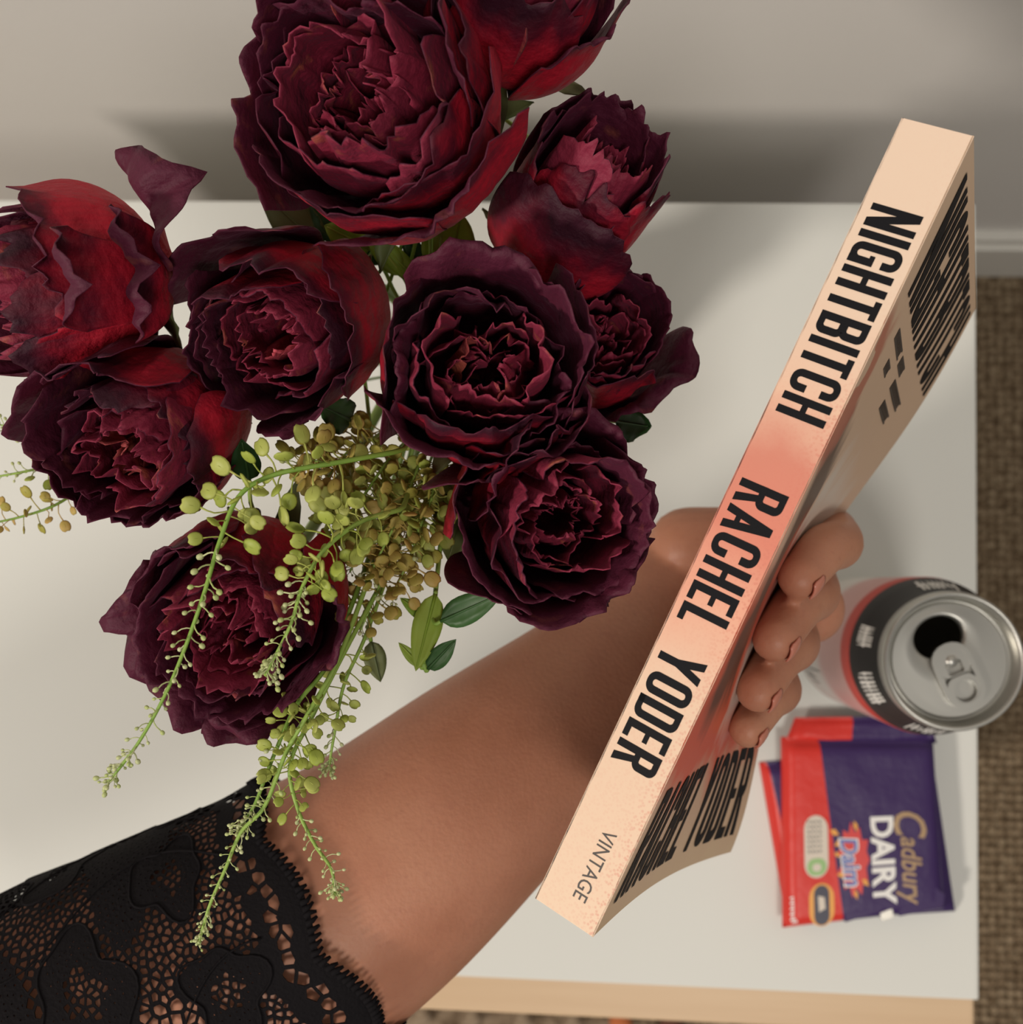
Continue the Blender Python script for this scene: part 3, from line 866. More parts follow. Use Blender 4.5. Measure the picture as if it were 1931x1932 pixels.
# spine lettering: reads from head to foot, tops of the letters towards the front cover
def spine_word(txt, f0, f1, z0, z1, name='spine_lettering'):
    polys, w = word_polys(txt)
    me = poly_mesh(name, polys, lambda a, b: (BH * (1 - (f0 + (f1 - f0) * a / w)), -.00006, z0 + (z1 - z0) * b))
    for i, f in enumerate(me.polygons):        # overlapping strokes of a letter are kept a hair apart
        for k in f.vertices: me.vertices[k].co.y -= .00001 * (i % 6)
    return link(name, me, book, M['ink'], False)
spine_word('NIGHTBITCH', .100, .358, BTH * .86, BTH * .14)
spine_word('RACHEL', .443, .622, BTH * .88, BTH * .16)
spine_word('YODER', .656, .805, BTH * .88, BTH * .18)
font_on('publisher_lettering', 'VINTAGE', lambda a, b: (BH * (1 - (.882 + .090 * a)), -.00006, BTH * (.52 - .22 * b)), book, M['ink_thin'], 0.0)
# cover lettering: reads from the spine to the fore-edge
def cover_word(txt, y0, y1, x0, x1, name='cover_lettering', mt='ink'):
    polys, w = word_polys(txt)
    fin = []
    for p in polys:            # cut the strokes small so that they follow the bowed cover
        for i in range(6):
            for j in range(2):
                c = []
                for a, b in ((i, j), (i + 1, j), (i + 1, j + 1), (i, j + 1)):
                    f, g = a / 6, b / 2
                    c.append(tuple((p[0][k] * (1 - f) + p[3][k] * f) * (1 - g) + (p[1][k] * (1 - f) + p[2][k] * f) * g for k in (0, 1)))
                fin.append(c)
    fn = lambda a, b: (x0 + (x1 - x0) * b, y0 + (y1 - y0) * a / w, front_z(x0 + (x1 - x0) * b, y0 + (y1 - y0) * a / w) - .00022)
    return link(name, poly_mesh(name, fin, fn), book, M[mt], False)
cover_word('NIGHTBITCH', .010, .122, .164, .194)
cover_word('RACHEL', .006, .062, .007, .037)
cover_word('YODER', .070, .122, .007, .037)
for (y0, y1, x0) in ((.022, .046, .1560), (.050, .066, .1560), (.030, .042, .1500), (.060, .095, .1515), (.064, .090, .1460)):
    polys = []
    n_ = int((y1 - y0) / .0022)
    for k in range(n_):    # a run of tiny strokes too small to read
        ya = y0 + k * .0022; yb = ya + .0013
        polys += [[(x0, ya), (x0, yb), (x0 + .0030, yb), (x0 + .0030, ya)]]
    polys += [[(x0 + q, y0), (x0 + q, y1 - .001), (x0 + q + .0006, y1 - .001), (x0 + q + .0006, y0)] for q in (.0, .0024)]
    link('small_print', poly_mesh('small_print', polys, lambda a_, b_: (a_, b_, front_z(a_, b_) - .00015)), book, M['ink_thin'], False)

# ------------------------------------------------------------------ person: forearm, hand
m = mat('skin', rough=.48, spec=.35); M['skin'] = m
nb = noise(m, 28, 3); nf = noise(m, 420, 4)
c = ramp(m, nb, [(.25, (.40, .165, .095)), (.5, (.49, .215, .13)), (.75, (.55, .26, .16))])
c = mixc(m, mth(m, 'MULTIPLY', ramp(m, nf, [(.55, (0, 0, 0)), (.75, (1, 1, 1))]), .25), c, (.36, .13, .085))
L(m, c, bsdf(m).inputs['Base Color'])
bsdf(m).inputs['Subsurface Weight'].default_value = .18; bsdf(m).inputs['Subsurface Radius'].default_value = (.006, .0022, .001)
bsdf(m).inputs['Subsurface Scale'].default_value = .6
bump(m, noise(m, 700, 3), .18, .0006)

# forearm centre line (photo pixel, depth) with the half width across and the half depth, in metres
ARM = [(-560, 2400, .330, .052, .047), (-220, 2200, .332, .051, .046), (130, 2000, .335, .0495, .043), (420, 1830, .340, .0470, .041), (685, 1665, .347, .0415, .037), (922, 1470, .360, .0360, .032), (1138, 1297, .378, .0310, .026), (1256, 1172, .394, .0285, .021), (1350, 1100, .402, .0315, .0175)]
_c = catmull([tuple(P(*a[:3])) + a[3:] for a in ARM], 120)
APOS, AW, AD = _c[:, :3], _c[:, 3], _c[:, 4]
ATAN = np.gradient(APOS, axis=0); ATAN /= np.linalg.norm(ATAN, axis=1)[:, None]
ALEN = np.concatenate([[0], np.cumsum(np.linalg.norm(np.diff(APOS, axis=0), axis=1))])


def arm_point(s, th, off=0.0):
    """surface point of the forearm at arc length s; th = 0 faces up, grows to the hand's thumb side"""
    i = np.interp(s, ALEN, np.arange(120)); k = min(int(i), 118); f = i - k
    p = APOS[k] * (1 - f) + APOS[k + 1] * f; t = ATAN[k] * (1 - f) + ATAN[k + 1] * f
    w = AW[k] * (1 - f) + AW[k + 1] * f; d = AD[k] * (1 - f) + AD[k + 1] * f
    up = np.array([0, 0, 1.0]); up = up - t * (up @ t); up /= np.linalg.norm(up); sd = np.cross(up, t); sd /= np.linalg.norm(sd)
    c, n = math.cos(th), math.sin(th)
    return p + up * c * (d + off) + sd * n * (w + off)


parts = []
V = []; Fc = []; SEG = 40
ss = np.linspace(0, ALEN[-1], 70)
for s in ss:
    for k in range(SEG): V.append(arm_point(s, 2 * PI * k / SEG))
for i in range(69):
    for k in range(SEG):
        Fc.append((i * SEG + k, (i + 1) * SEG + k, (i + 1) * SEG + (k + 1) % SEG, i * SEG + (k + 1) % SEG))
Fc.append(tuple(range(SEG))); Fc.append(tuple(69 * SEG + k for k in range(SEG))[::-1])
parts.append((V, Fc))


def chain(nodes, seg=14, per=6):
    """round-ended tapering limb through (x,y,z,r) nodes"""
    c = catmull(nodes, per * (len(nodes) - 1) + 1)
    p = c[:, :3]; r = c[:, 3]
    t0 = p[0] - p[1]; t0 /= np.linalg.norm(t0); t1 = p[-1] - p[-2]; t1 /= np.linalg.norm(t1)
    pre = [(p[0] + t0 * r[0] * q, r[0] * math.sqrt(max(0, 1 - q * q))) for q in (.98, .85, .6, .3)]
    post = [(p[-1] + t1 * r[-1] * q, r[-1] * math.sqrt(max(0, 1 - q * q))) for q in (.3, .6, .85, .98)]
    pts = np.array([a for a, _ in pre] + list(p) + [a for a, _ in post]); rad = [b for _, b in pre] + list(r) + [b for _, b in post]
    return tube_data(pts, rad, seg)


def nb_(l, w, t, r): return (*BK(l, w, t), r)
WR = P(1290, 1118, .400)
def pad(l, w, lift, r): return (l, w, front_z(l, min(w, BWD)) - r * lift, r)
FING = {   # knuckle behind the fore-edge, then middle joint, end joint and tip lying on the cover
    'index': [(0.1120, .1380, .0130, .0095), pad(.1085, .1030, .92, .0080), pad(.1045, .0810, .98, .0074), pad(.0945, .0650, .90, .0065)],
    'middle': [(0.0935, .1410, .0125, .0098), pad(.0910, .1050, .96, .0082), pad(.0865, .0810, 1.00, .0076), pad(.0760, .0630, .90, .0067)],
    'ring': [(0.0760, .1400, .0125, .0094), pad(.0742, .1060, .96, .0079), pad(.0700, .0830, 1.00, .0072), pad(.0605, .0660, .90, .0064)],
    'little': [(0.0600, .1360, .0130, .0084), pad(.0590, .1080, .92, .0070), pad(.0560, .0890, .98, .0065), pad(.0480, .0750, .90, .0057)]}
for k, nd in FING.items():
    nodes = [nb_(*q) for q in nd]
    parts.append(chain(nodes, 16, 7))
    # metacarpal from the wrist
    mc = nodes[0]
    mid = np.array(WR) * .5 + np.array(mc[:3]) * .5 + np.array(BT) * .004
    parts.append(chain([(*(np.array(WR) * .9 + np.array(mc[:3]) * .1), .0150), (*mid, .0145), mc], 16, 6))
# thumb on the back cover
TH = [(*(np.array(WR) * .8 + np.array(BK(.105, .12, .03)) * .2 + np.array([-.004, .012, 0])), .0150), nb_(.098, .142, .0375, .0135), nb_(.108, .122, .0345, .0108), nb_(.113, .104, .0325, .0095), nb_(.116, .088, .0300, .0080)]
parts.append(chain(TH, 16, 7))
# heel of the palm
parts.append(chain([(*(np.array(WR)), .0165), nb_(.085, .150, .020, .0150), nb_(.085, .146, .010, .0130)], 16, 6))
me = mesh('body', *merge(parts))
tmp = bpy.data.objects.new('tmp', me); COL.objects.link(tmp)
rm = tmp.modifiers.new('r', 'REMESH'); rm.mode = 'VOXEL'; rm.voxel_size = .0013
sm = tmp.modifiers.new('s', 'SMOOTH'); sm.iterations = 5; sm.factor = .5
dg = bpy.context.evaluated_depsgraph_get(); dg.update()
body = bpy.data.meshes.new_from_object(tmp.evaluated_get(dg)); body.name = 'person'
bpy.data.objects.remove(tmp)
person = link('person', body, None, M['skin'])
tag(person, 'bare left forearm in a black lace cuff, hand gripping the paperback by its fore-edge', 'person')
# nails
M['nail'] = mat('nail', (.60, .22, .15), .3)
def nail(nd, r, back):
    a = Vector(nb_(*nd[-2])[:3]); b_ = Vector(nb_(*nd[-1])[:3]); d = (b_ - a).normalized()
    up = back - d * back.dot(d); up.normalize(); sd = d.cross(up)
    V = []; Fc = []
    for i in range(7):
        for j in range(7):
            u = -.45 + 1.0 * i / 6; t = (j / 6 - .5) * 1.15
            wv = .92 if 0 < i < 6 else .72
            V.append(b_ + d * (r * (u + .15)) + (up * math.cos(t * wv) + sd * math.sin(t * wv)) * (r * (.985 - .35 * max(0, u) ** 2)))
    for i in range(6):
        for j in range(6):
            q = i * 7 + j; Fc.append((q, q + 1, q + 8, q + 7))
    o = link('fingernail', mesh('fingernail', V, Fc), person, M['nail'])
    so = o.modifiers.new('t', 'SOLIDIFY'); so.thickness = .0005; so.offset = 0
for k, nd in FING.items(): nail(nd, nd[-1][3], -BT)
# thumb nail
nail([(.113, .104, .0325, .0095), (.116, .088, .0300, .0080)], .0080, BT)
# moles
M['mole'] = mat('mole', (.14, .05, .03), .6)
for s_, th_ in ((.36, -.1), (.40, .42)):
    bm = bmesh.new(); bmesh.ops.create_icosphere(bm, subdivisions=2, radius=.0007)
    o = bm_link('mole', bm, person, M['mole']); o.location = arm_point(s_, th_)

# ------------------------------------------------------------------ lace sleeve
def project_s(px, py):   # arc length of the arm nearest a photo pixel ray
    best = None
    for s in np.linspace(0, ALEN[-1], 300):
        p = arm_point(s, 0); v = CM.T @ (p - CAM); x = 965.5 + FPX * v[0] / -v[2]; y = 966 - FPX * v[1] / -v[2]
        d = (x - px) ** 2 + (y - py) ** 2
        if best is None or d < best[0]: best = (d, s)
    return best[1]


S_CUFF = project_s(560, 1710)
RC = .042
rl = random.Random(5)
W1 = Wave(71, 120, 90, 6); W2 = Wave(72, 60, 70, 5)


def cuff_edge(v):  # scalloped edge: how far the lace reaches past S_CUFF at angle coordinate v (metres)
    return .0045 * abs(math.sin((v + .004) / .034 * PI)) - .002


MOT = [(-.026, .000, .013), (-.030, .034, .013), (-.030, -.034, .013), (-.060, .016, .016), (-.062, -.022, .016), (-.094, .0, .017), (-.096, .040, .016), (-.094, -.040, .016), (-.128, .02, .017), (-.128, -.022, .017), (-.03, .070, .013), (-.03, -.07, .013), (-.065, .060, .016), (-.065, -.06, .016)]


def zone(u, v):
    """u: metres from cuff (negative up the arm), v: metres round the arm. returns (spacing, hole share)"""
    e = cuff_edge(v)
    d = e - u
    if d < .0042: return .0016, .0
    if d < .0115: return .0042, .74
    if d < .0150: return .0018, .0
    for mu, mv, mr in MOT:
        rr = math.hypot(u - mu, (v - mv) * .9); a = math.atan2(v - mv, u - mu)
        pr = mr * (.78 + .13 * math.cos(3 * a + mu * 500) + .10 * math.cos(5 * a + mv * 400))
        if rr < pr * .42: return .0017, .62
        if rr < pr * .80: return .0017, .16
        if rr < pr: return .0016, .0
    n = float(W1(u, v)); n2 = float(W2(u, v))
    if n > .30: return .0017, .20
    if n2 > -.15: return .0018, .62
    return .0031, .74


# points by dart throwing on the unrolled sleeve
U0, U1, V0, V1 = -.175, .004, -PI * RC, PI * RC
cell = .0016; grid = {}
pts = []
for _ in range(42000):
    u = rl.uniform(U0, U1); v = rl.uniform(V0, V1)
    if u > cuff_edge(v): continue
    sp_, h = zone(u, v); sp_ *= .80
    gi, gj = int(u / cell), int(v / cell); R_ = int(sp_ / cell) + 1; ok = True
    for a in range(gi - R_, gi + R_ + 1):
        for b_ in range(gj - R_, gj + R_ + 1):
            for (x, y, k) in grid.get((a, b_), ()):
                if (x - u) ** 2 + (y - v) ** 2 < sp_ * sp_: ok = False; break
            if not ok: break
        if not ok: break
    if ok: grid.setdefault((gi, gj), []).append((u, v, len(pts))); pts.append((u, v, sp_, h))


def off_at(u, v):
    fold = .0010 * float(W2(u * .8, v * .8)) + .0016
    flare = .0022 * math.exp(-((u - .002) / .012) ** 2)
    return max(.0006, fold) + flare + .0040 * max(0, min(1, -u / .08)) ** 1.5


def sleeve_pt(u, v, lift=0.0): return arm_point(S_CUFF + u, v / RC, off_at(u, v) + lift)


V = []; Fc = []
for i, (u, v, sp_, h) in enumerate(pts):
    R_ = .0075
    poly = [(u - R_ * .55, v - R_ * .55), (u + R_ * .55, v - R_ * .55), (u + R_ * .55, v + R_ * .55), (u - R_ * .55, v + R_ * .55)]
    gi, gj = int(u / cell), int(v / cell); nb2 = []
    for a in range(gi - 4, gi + 5):
        for b_ in range(gj - 4, gj + 5):
            for (x, y, k) in grid.get((a, b_), ()):
                if k != i: nb2.append(((x - u) ** 2 + (y - v) ** 2, x, y))
    nb2.sort()
    for d2, x, y in nb2[:14]:
        mx, my = (x + u) / 2, (y + v) / 2; nx_, ny_ = x - u, y - v
        out = []
        for q in range(len(poly)):
            p, r_ = poly[q], poly[(q + 1) % len(poly)]
            dp = (p[0] - mx) * nx_ + (p[1] - my) * ny_; dr = (r_[0] - mx) * nx_ + (r_[1] - my) * ny_
            if dp <= 0: out.append(p)
            if (dp < 0) != (dr < 0):
                t = dp / (dp - dr); out.append((p[0] + (r_[0] - p[0]) * t, p[1] + (r_[1] - p[1]) * t))
        poly = out
        if len(poly) < 3: break
    if len(poly) < 3: continue
    poly = [(min(a, cuff_edge(b_) + .0004), b_) for a, b_ in poly]
    o = len(V); n = len(poly)
    V += [sleeve_pt(a, b_) for a, b_ in poly]
    if h <= 0: Fc.append(tuple(range(o, o + n)))
    else:
        cx = sum(p[0] for p in poly) / n; cy = sum(p[1] for p in poly) / n
        V += [sleeve_pt(cx + (a - cx) * h, cy + (b_ - cy) * h, .00005) for a, b_ in poly]
        for q in range(n):
            q2 = (q + 1) % n; Fc.append((o + q, o + q2, o + n + q2, o + n + q))
m = mat('black_lace', (.006, .005, .006), .85, spec=.12); M['lace'] = m
bump(m, noise(m, 900, 3), .6, .0005)
slv = link('lace_sleeve', mesh('lace_sleeve', V, Fc), person, M['lace'], False)
slv['label'] = 'black floral lace sleeve cuff'
so = slv.modifiers.new('t', 'SOLIDIFY'); so.thickness = .00035; so.offset = 1
# picot teeth along the scalloped edge
parts = []; v = V0
while v < V1:
    e = cuff_edge(v); p = [sleeve_pt(e - .0012, v, .0003), sleeve_pt(e + .0006, v + rl.uniform(-.0004, .0004), .0005), sleeve_pt(e + .0021, v + rl.uniform(-.0005, .0005), .0004)]
    parts.append(tube_data(p, [.0009, .0008, .00045], 6)); v += .0017
pic = link('picot_edge', mesh('picot_edge', *merge(parts)), slv, M['lace'])
# raised cords round the motifs
parts = []
for mu, mv, mr in MOT:
    c = []
    for k in range(49):
        a = 2 * PI * k / 48; pr = mr * (.78 + .13 * math.cos(3 * a + mu * 500) + .10 * math.cos(5 * a + mv * 400))
        uu = min(mu + pr * math.cos(a), cuff_edge(mv) - .003); c.append(sleeve_pt(uu, mv + pr * math.sin(a) / .9, .0004))
    parts.append(tube_data(c, .00042, 5, False))
for k in range(7):
    c = []; v0 = -.09 + .03 * k
    for q in range(50):
        u = -.012 - .16 * q / 49; c.append(sleeve_pt(u, v0 + .010 * math.sin(u * 70 + k) + .3 * u * (.3 if k % 2 else -.3), .0004))
    parts.append(tube_data(c, .00038, 5))
link('lace_cord', mesh('lace_cord', *merge(parts)), slv, M['lace'])

# ------------------------------------------------------------------ drink can
m = mat('can_print', rough=.45, spec=.2, metal=.0); M['can_print'] = m
tc = N(m, 'ShaderNodeTexCoord'); sp = N(m, 'ShaderNodeSeparateXYZ'); L(m, tc.outputs['Object'], sp.inputs[0])
zz = mth(m, 'DIVIDE', sp.outputs[2], .15)
r_ = N(m, 'ShaderNodeValToRGB'); r_.color_ramp.interpolation = 'LINEAR'
st = [(.0, (.70, .68, .64)), (.36, (.70, .66, .62)), (.46, (.60, .36, .34)), (.70, (.58, .33, .31)), (.715, (.50, .045, .03)), (.79, (.50, .045, .03)), (.80, (.012, .010, .010)), (.935, (.012, .010, .010)), (.945, (.55, .54, .50))]
e = r_.color_ramp.elements
while len(e) < len(st): e.new(.5)
for el, (p, c) in zip(e, st): el.position = p; el.color = (*c, 1)
L(m, zz, r_.inputs[0]); L(m, r_.outputs[0], bsdf(m).inputs['Base Color'])
M['alu'] = mat('aluminium', (.46, .455, .42), .36, .85)
M['alu_in'] = mat('can_inside', (.46, .44, .38), .45, .6)
CB = P(1610, 1208, .575); CB.z = TZ
can = empty('drink_can', CB); tag(can, 'opened drink can with black and red shoulder and silver lid on the white table', 'can')
body_prof = [(.0, .006), (.018, .003), (.0235, .0), (.026, .001), (.031, .008), (.0331, .014), (.0331, .104), (.0331, .116), (.0326, .1205), (.0305, .1275), (.0283, .1345), (.0271, .1400), (.0266, .1425)]
link('can_body', mesh('can_body', *lathe(body_prof, 64)), can, M['can_print'])
rim = [(.0266, .1425), (.0273, .1440), (.0274, .1475), (.0270, .1492), (.0262, .1500), (.0254, .1493), (.0248, .1475), (.0240, .1430), (.0232, .1422), (.0226, .1430), (.0222, .1440)]
lid = link('lid', mesh('lid', *lathe(rim, 64)), can, M['alu'])
hd = Vector((-.42, .907, 0)); hs = Vector((.907, .42, 0)); HC = hd * .0098
# lid panel with a real opening
V = []; Fc = []; n = 64
def hole_r(a): return Vector((math.cos(a) * .0100, math.sin(a) * .0082, 0))
for k in range(n):
    a = 2 * PI * k / n; h = hole_r(a); inn = HC + hs * h.x + hd * h.y
    d = (hs * math.cos(a) + hd * math.sin(a)); b_ = HC.dot(d); cc = HC.length_squared - .0222 ** 2
    out = HC + d * (-b_ + math.sqrt(b_ * b_ - cc))
    V += [(*(inn.xy), .1405), (*(inn.xy), .1438), (*((inn + d * .0012).xy), .1444), (*((inn * .55 + out * .45).xy), .1441), (*(out.xy), .1440)]
for k in range(n):
    k2 = (k + 1) % n
    for j in range(4): Fc.append((k * 5 + j, k2 * 5 + j, k2 * 5 + j + 1, k * 5 + j + 1))
link('panel', mesh('panel', V, Fc), lid, M['alu'])
link('can_inside', mesh('can_inside', *lathe([(.0, .02), (.030, .02), (.030, .118), (.0255, .139), (.0, .1392)][:4] + [(.0225, .1400)], 40)), can, M['alu_in'])
# pull tab: rounded plate with two openings, hinged on a rivet
def rrect(cx, cy, w, h, r, n=6): return [(cx + x, cy + y) for x, y in ring_pts(-w / 2, w / 2, -h / 2, h / 2, r, n)]
bm = bmesh.new()
def band_(o, i, z0, z1):
    n = len(o); vs = []
    for p in (o, i):
        for z in (z0, z1): vs.append([bm.verts.new((*((hs * x - hd * y).xy), z)) for x, y in p])
    oa, ob, ia, ib = vs
    for k in range(n):
        k2 = (k + 1) % n
        for q in ((oa[k], oa[k2], ob[k2], ob[k]), (ob[k], ob[k2], ib[k2], ib[k]), (ib[k], ib[k2], ia[k2], ia[k]), (ia[k], ia[k2], oa[k2], oa[k])): bm.faces.new(q)
band_(rrect(0, .0062, .0158, .0265, .0072), rrect(0, .0062, .0118, .0225, .0052), .1450, .1468)
band_(rrect(0, .0005, .0122, .0110, .003), rrect(0, .0030, .0066, .0052, .001), .1450, .1466)
band_(rrect(0, .0125, .0122, .0120, .004), rrect(0, .0127, .0090, .0088, .0043), .1450, .1466)
for f_ in bm.faces: f_.smooth = False
bmesh.ops.recalc_face_normals(bm, faces=bm.faces)
tab = bm_link('pull_tab', bm, lid, M['alu'], False)
link('rivet', mesh('rivet', *lathe([(0, .1470), (.0022, .1468), (.0028, .1455), (.0028, .1440)], 20)), lid, M['alu'])
# marks round the shoulder and on the wall of the can
M['print_white'] = mat('print_white', (.66, .64, .60), .4); M['print_black'] = mat('print_black', (.03, .035, .03), .4)
def shoulder(a, z):
    pr = np.array(body_prof); r = float(np.interp(z, pr[5:, 1], pr[5:, 0])) + .00015
    return (r * math.cos(a), r * math.sin(a), z)
rk = random.Random(9)
for ang, ln in ((165, .30), (205, .42), (88, .48), (262, .50), (20, .4), (320, .4)):
    polys = []
    x = 0
    while x < 1:
        w = rk.uniform(.05, .10); polys.append([(x, rk.choice([0, 0, .4])), (x + w, 0), (x + w, rk.choice([1, .6, 1])), (x, 1)]); polys.append([(x, .4), (x + w * 1.6, .4), (x + w * 1.6, .55), (x, .55)]); x += w + rk.uniform(.04, .09)
    a0 = math.radians(ang)
    link('shoulder_print', poly_mesh('shoulder_print', polys, lambda a, b: shoulder(a0 + (a - .5) * ln, .1245 + .0105 * b)), can, M['print_white'], False)
for k in range(9):
    a0 = math.radians(178 + k * 4.5 + rk.uniform(-1, 1)); z0 = .020 + rk.uniform(0, .012); h_ = rk.uniform(.014, .030); w = rk.uniform(.012, .03)
    polys = [[(0, 0), (1, 0), (1.6, 1), (.6, 1)]]
    link('side_print', poly_mesh('side_print', polys, lambda a, b: shoulder(a0 + w * a, z0 + h_ * b)), can, M['print_black'], False)

# ------------------------------------------------------------------ chocolate bars
def lerp2(q, u, v): return (q[0] * (1 - u) + q[1] * u) * (1 - v) + (q[3] * (1 - u) + q[2] * u) * v


def wrapper(name, quad, z0, th, parent, mt, nx=26, ny=30, crumple=.0004, seed=1, seal=.05, dent=None):
    """flow-wrapped slab: pillow top with flat crimped ends; quad corners TL, TR, BR, BL"""
    w = Wave(seed, 18, 14, 6); V = []; Fc = []
    for k in (0, 1):
        for j in range(ny + 1):
            for i in range(nx + 1):
                u, v = i / nx, j / ny; p = lerp2(quad, u, v)
                eu = min(u, 1 - u) / .055; ev = min(v, 1 - v) / seal
                f = (1 - (1 - min(1, eu)) ** 2.2) * (1 - (1 - min(1, ev)) ** 2.2)
                z = z0 + .0004 + (th - .0004) * f + crumple * float(w(u, v)) * f * 1.0
                if dent: z += dent(u, v)
                V.append((p.x, p.y, z if k else z0))
    n = (nx + 1) * (ny + 1)
    for j in range(ny):
        for i in range(nx):
            a = j * (nx + 1) + i; Fc.append((n + a, n + a + nx + 1, n + a + nx + 2, n + a + 1)); Fc.append((a, a + 1, a + nx + 2, a + nx + 1))
    for j in range(ny):
        for i in (0, nx):
            a = j * (nx + 1) + i; Fc.append((a, a + nx + 1, n + a + nx + 1, n + a))
    for i in range(nx):
        for j in (0, ny):
            a = j * (nx + 1) + i; Fc.append((a, a + 1, n + a + 1, n + a))
    me = mesh(name, V, Fc); uvl = me.uv_layers.new(name='UVMap')
    li = np.zeros(len(me.loops), int); me.loops.foreach_get('vertex_index', li)
    uv = np.array([(i / nx, j / ny) for k in (0, 1) for j in range(ny + 1) for i in range(nx + 1)])[li]; uvl.data.foreach_set('uv', uv.ravel())
    return link(name, me, parent, mt)


def choc_mat(name, slope):
    m = mat(name, rough=.38, spec=.28); x, y, uv = uvxy(m)
    f = mth(m, 'SUBTRACT', x, mth(m, 'MULTIPLY_ADD', y, slope[1], slope[0]))
    g = N(m, 'ShaderNodeMath', operation='GREATER_THAN'); g.inputs[1].default_value = 0; L(m, f, g.inputs[0])
    c = mixc(m, g.outputs[0], (.62, .035, .025), (.042, .020, .095))
    L(m, c, bsdf(m).inputs['Base Color']); bump(m, noise(m, 90, 3), .25, .002)
    return m


M['choc'] = choc_mat('wrapper_print', (.235, .13)); M['choc2'] = choc_mat('wrapper_print_under', (.04, .05))
Z1, Z2 = TZ + .0003, TZ + .0088
q2 = [P(1434, 1440, .572), P(1760, 1410, .572), P(1806, 1722, .572), P(1486, 1742, .572)]
c2 = empty('chocolate_bar', (q2[0] + q2[2]) / 2); c2.location.z = TZ
tag(c2, 'purple chocolate bar with a thin red edge, lying under the other bar', 'chocolate bar', 'chocolate bars on the table')
off2 = Vector((c2.location.x, c2.location.y, TZ))
wrapper('wrapper', [Vector((p.x - off2.x, p.y - off2.y, 0)) for p in q2], .0003, .0080, c2, M['choc2'], seed=4)
q1 = [P(1478, 1393, .560), P(1768, 1397, .560), P(1789, 1722, .560), P(1481, 1757, .560)]
c1 = empty('chocolate_bar', (q1[0] + q1[2]) / 2); c1.location.z = TZ + .0085
tag(c1, 'red and purple wrapped chocolate bar with white capitals, lying on top', 'chocolate bar', 'chocolate bars on the table')
off1 = Vector((c1.location.x, c1.location.y, 0)); Q1 = [Vector((p.x - off1.x, p.y - off1.y, 0)) for p in q1]
wr = wrapper('wrapper', Q1, .0004, .0075, c1, M['choc'], seed=5, crumple=.0001)
# folded end of the wrapper
qf = [P(1500, 1354, .566), P(1752, 1350, .566), P(1768, 1402, .566), P(1482, 1402, .566)]
def dentf(u, v): return -.002 * v
fo = wrapper('folded_end', [Vector((p.x - off1.x, p.y - off1.y, 0)) for p in qf], .0004, .0032, c1, choc_mat('wrapper_end_print', (.43, .0)), nx=14, ny=6, seed=6, seal=.2)
# foil creases at the foot, same purple as the wrapper
M['violet'] = mat('wrapper_purple', (.042, .020, .095), .38, spec=.28); M['silver'] = mat('silver_foil', (.6, .58, .52), .35, .6)
ZT = .0080
def CT1(u, v, z=ZT): p = lerp2(Q1, u, v); return (p.x, p.y, z)
def patch(name, polys, mt, z=ZT): return link(name, poly_mesh(name, polys, lambda a, b: CT1(a, b, z)), wr, mt, False)
def slab(name, poly, mt, z0, z1):
    bm = bmesh.new(); lo = [bm.verts.new(CT1(a, b, z0)) for a, b in poly]; hi = [bm.verts.new(CT1(a, b, z1)) for a, b in poly]
    bm.faces.new(hi); bm.faces.new(lo[::-1])
    for k in range(len(poly)): bm.faces.new((lo[k], lo[(k + 1) % len(poly)], hi[(k + 1) % len(poly)], hi[k]))
    bmesh.ops.recalc_face_normals(bm, faces=bm.faces)
    return bm_link(name, bm, wr, mt, False, .0003)
slab('foil_crease', [(.37, .87), (.52, .84), (.64, .90), (.60, .945), (.37, .985)], M['violet'], .0045, .00785)
slab('foil_crease', [(.70, .95), (.82, .86), (.93, .84), (.985, .89), (.97, .96), (.70, .985)], M['violet'], .0045, .00785)
slab('foil_tear', [(.585, .955), (.66, .935), (.67, .99), (.60, 1.0)], M['silver'], .002, .0078)
M['p_red'] = mat('print_red', (.60, .03, .025), .35); M['p_gold'] = mat('print_gold', (.36, .24, .13), .35, .4); M['p_blue'] = mat('print_blue', (.10, .15, .42), .4)
M['p_white'] = mat('print_milk', (.78, .77, .74), .4); M['p_yel'] = mat('print_amber', (.75, .33, .04), .4); M['p_grn'] = mat('print_leaf', (.27, .46, .17), .4); M['p_beige'] = mat('print_beige', (.62, .55, .46), .4); M['p_dark'] = mat('print_navy', (.02, .02, .045), .4); M['p_grey'] = mat('print_grey', (.22, .21, .19), .5)
# red burst and amber shards
star = []
rk = random.Random(21)
for k in range(22):
    a = 2 * PI * k / 22; r = 1.0 if k % 2 == 0 else .72
    star.append((.435 + .105 * r * math.cos(a) * rk.uniform(.9, 1.1), .66 + .215 * r * math.sin(a) * rk.uniform(.92, 1.08)))
patch('burst_print', [[(.435, .66), star[k], star[(k + 1) % 22]] for k in range(22)], M['p_red'])
shards = []
for (x, y, a, s) in ((.315, .50, .4, 1), (.345, .56, -.3, 1.1), (.45, .47, 1.2, .9), (.33, .62, .5, .7), (.35, .73, .2, .8), (.50, .78, .7, .9), (.44, .84, 1.3, .8)):
    dx, dy = math.cos(a), math.sin(a)
    shards.append([(x + dx * .035 * s, y + dy * .04 * s), (x - dy * .014 * s, y + dx * .018 * s), (x - dx * .030 * s, y - dy * .034 * s), (x + dy * .016 * s, y - dx * .02 * s)])
patch('shard_print', shards, M['p_yel'], ZT + .00006)
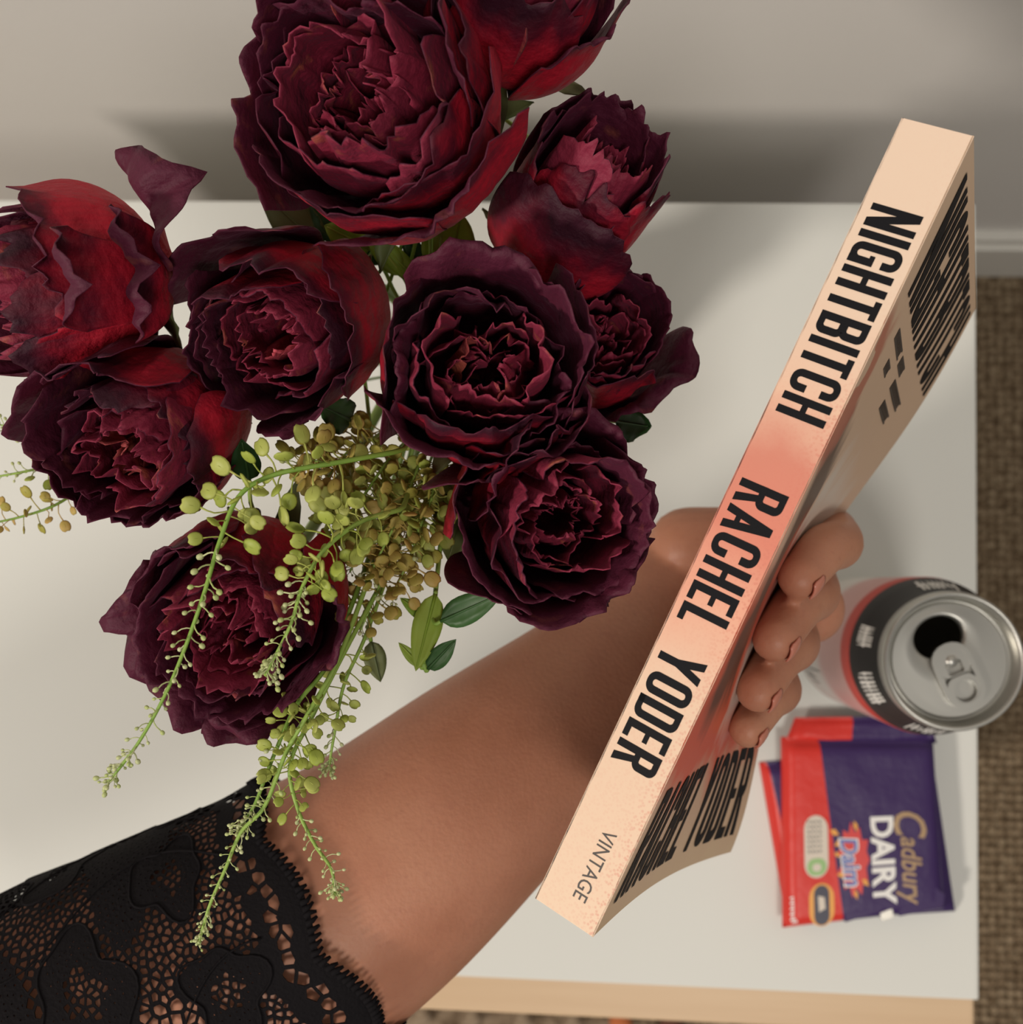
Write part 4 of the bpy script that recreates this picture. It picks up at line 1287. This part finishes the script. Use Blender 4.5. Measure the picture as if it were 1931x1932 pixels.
def choc_text(name, txt, u0, u1, v0, v1, mt, off=0, shear=0, z=ZT + .0001, slant=0):
    return font_on(name, txt, lambda a, b: CT1(u0 + (u1 - u0) * b + slant * (a - .5), v0 + (v1 - v0) * a, z), wr, mt, off, shear)
choc_text('brand_lettering', 'DAIRY', .545, .690, .425, .915, M['p_white'], .035)
choc_text('brand_lettering', 'C', .690, .895, .405, .560, M['p_gold'], .012, .25, ZT + .00013)
choc_text('brand_lettering', 'adbury', .690, .855, .545, .930, M['p_gold'], .012, .30, ZT + .00013)
choc_text('flavour_outline', 'Daim', .352, .478, .530, .800, M['p_white'], .05, .1, ZT + .00010, slant=.03)
choc_text('flavour_lettering', 'Daim', .362, .468, .538, .792, M['p_blue'], .02, .1, ZT + .00018, slant=.03)
def pill(u0, u1, v0, v1): return [ring_pts(u0, u1, v0, v1, (u1 - u0) / 2 * .98, 7)]
patch('label_print', pill(.125, .275, .405, .735), M['p_beige'], ZT + .00008)
for k in range(5):
    for j in range(7):
        if rk.random() < .85:
            u = .145 + k * .022; v = .435 + j * .025; patch_ = None
patch('small_print', [[(.147 + k * .024, .432 + j * .026), (.147 + k * .024 + .014, .432 + j * .026), (.147 + k * .024 + .014, .432 + j * .026 + rk.uniform(.010, .02)), (.147 + k * .024, .432 + j * .026 + .012)] for k in range(4) for j in range(7)], M['p_grey'], ZT + .00014)
patch('seal_print', [ring_pts(.142, .262, .632, .722, .044, 7)], M['p_grn'], ZT + .00014)
patch('seal_print', [ring_pts(.175, .228, .660, .700, .019, 7)], M['p_beige'], ZT + .0002)
patch('badge_print', pill(.150, .305, .765, .99), M['p_yel'], ZT + .00006)
patch('badge_print', pill(.180, .275, .775, .985), M['p_dark'], ZT + .00012)
patch('badge_print', [[(.205, .83), (.245, .84), (.25, .90), (.21, .915)]], M['p_beige'], ZT + .00018)
patch('edge_print', [[(.03 + .018 * (j % 2), .825 + j * .014), (.075, .822 + j * .014), (.080, .832 + j * .014), (.035, .834 + j * .014)] for j in range(10)], M['p_white'], .0076)
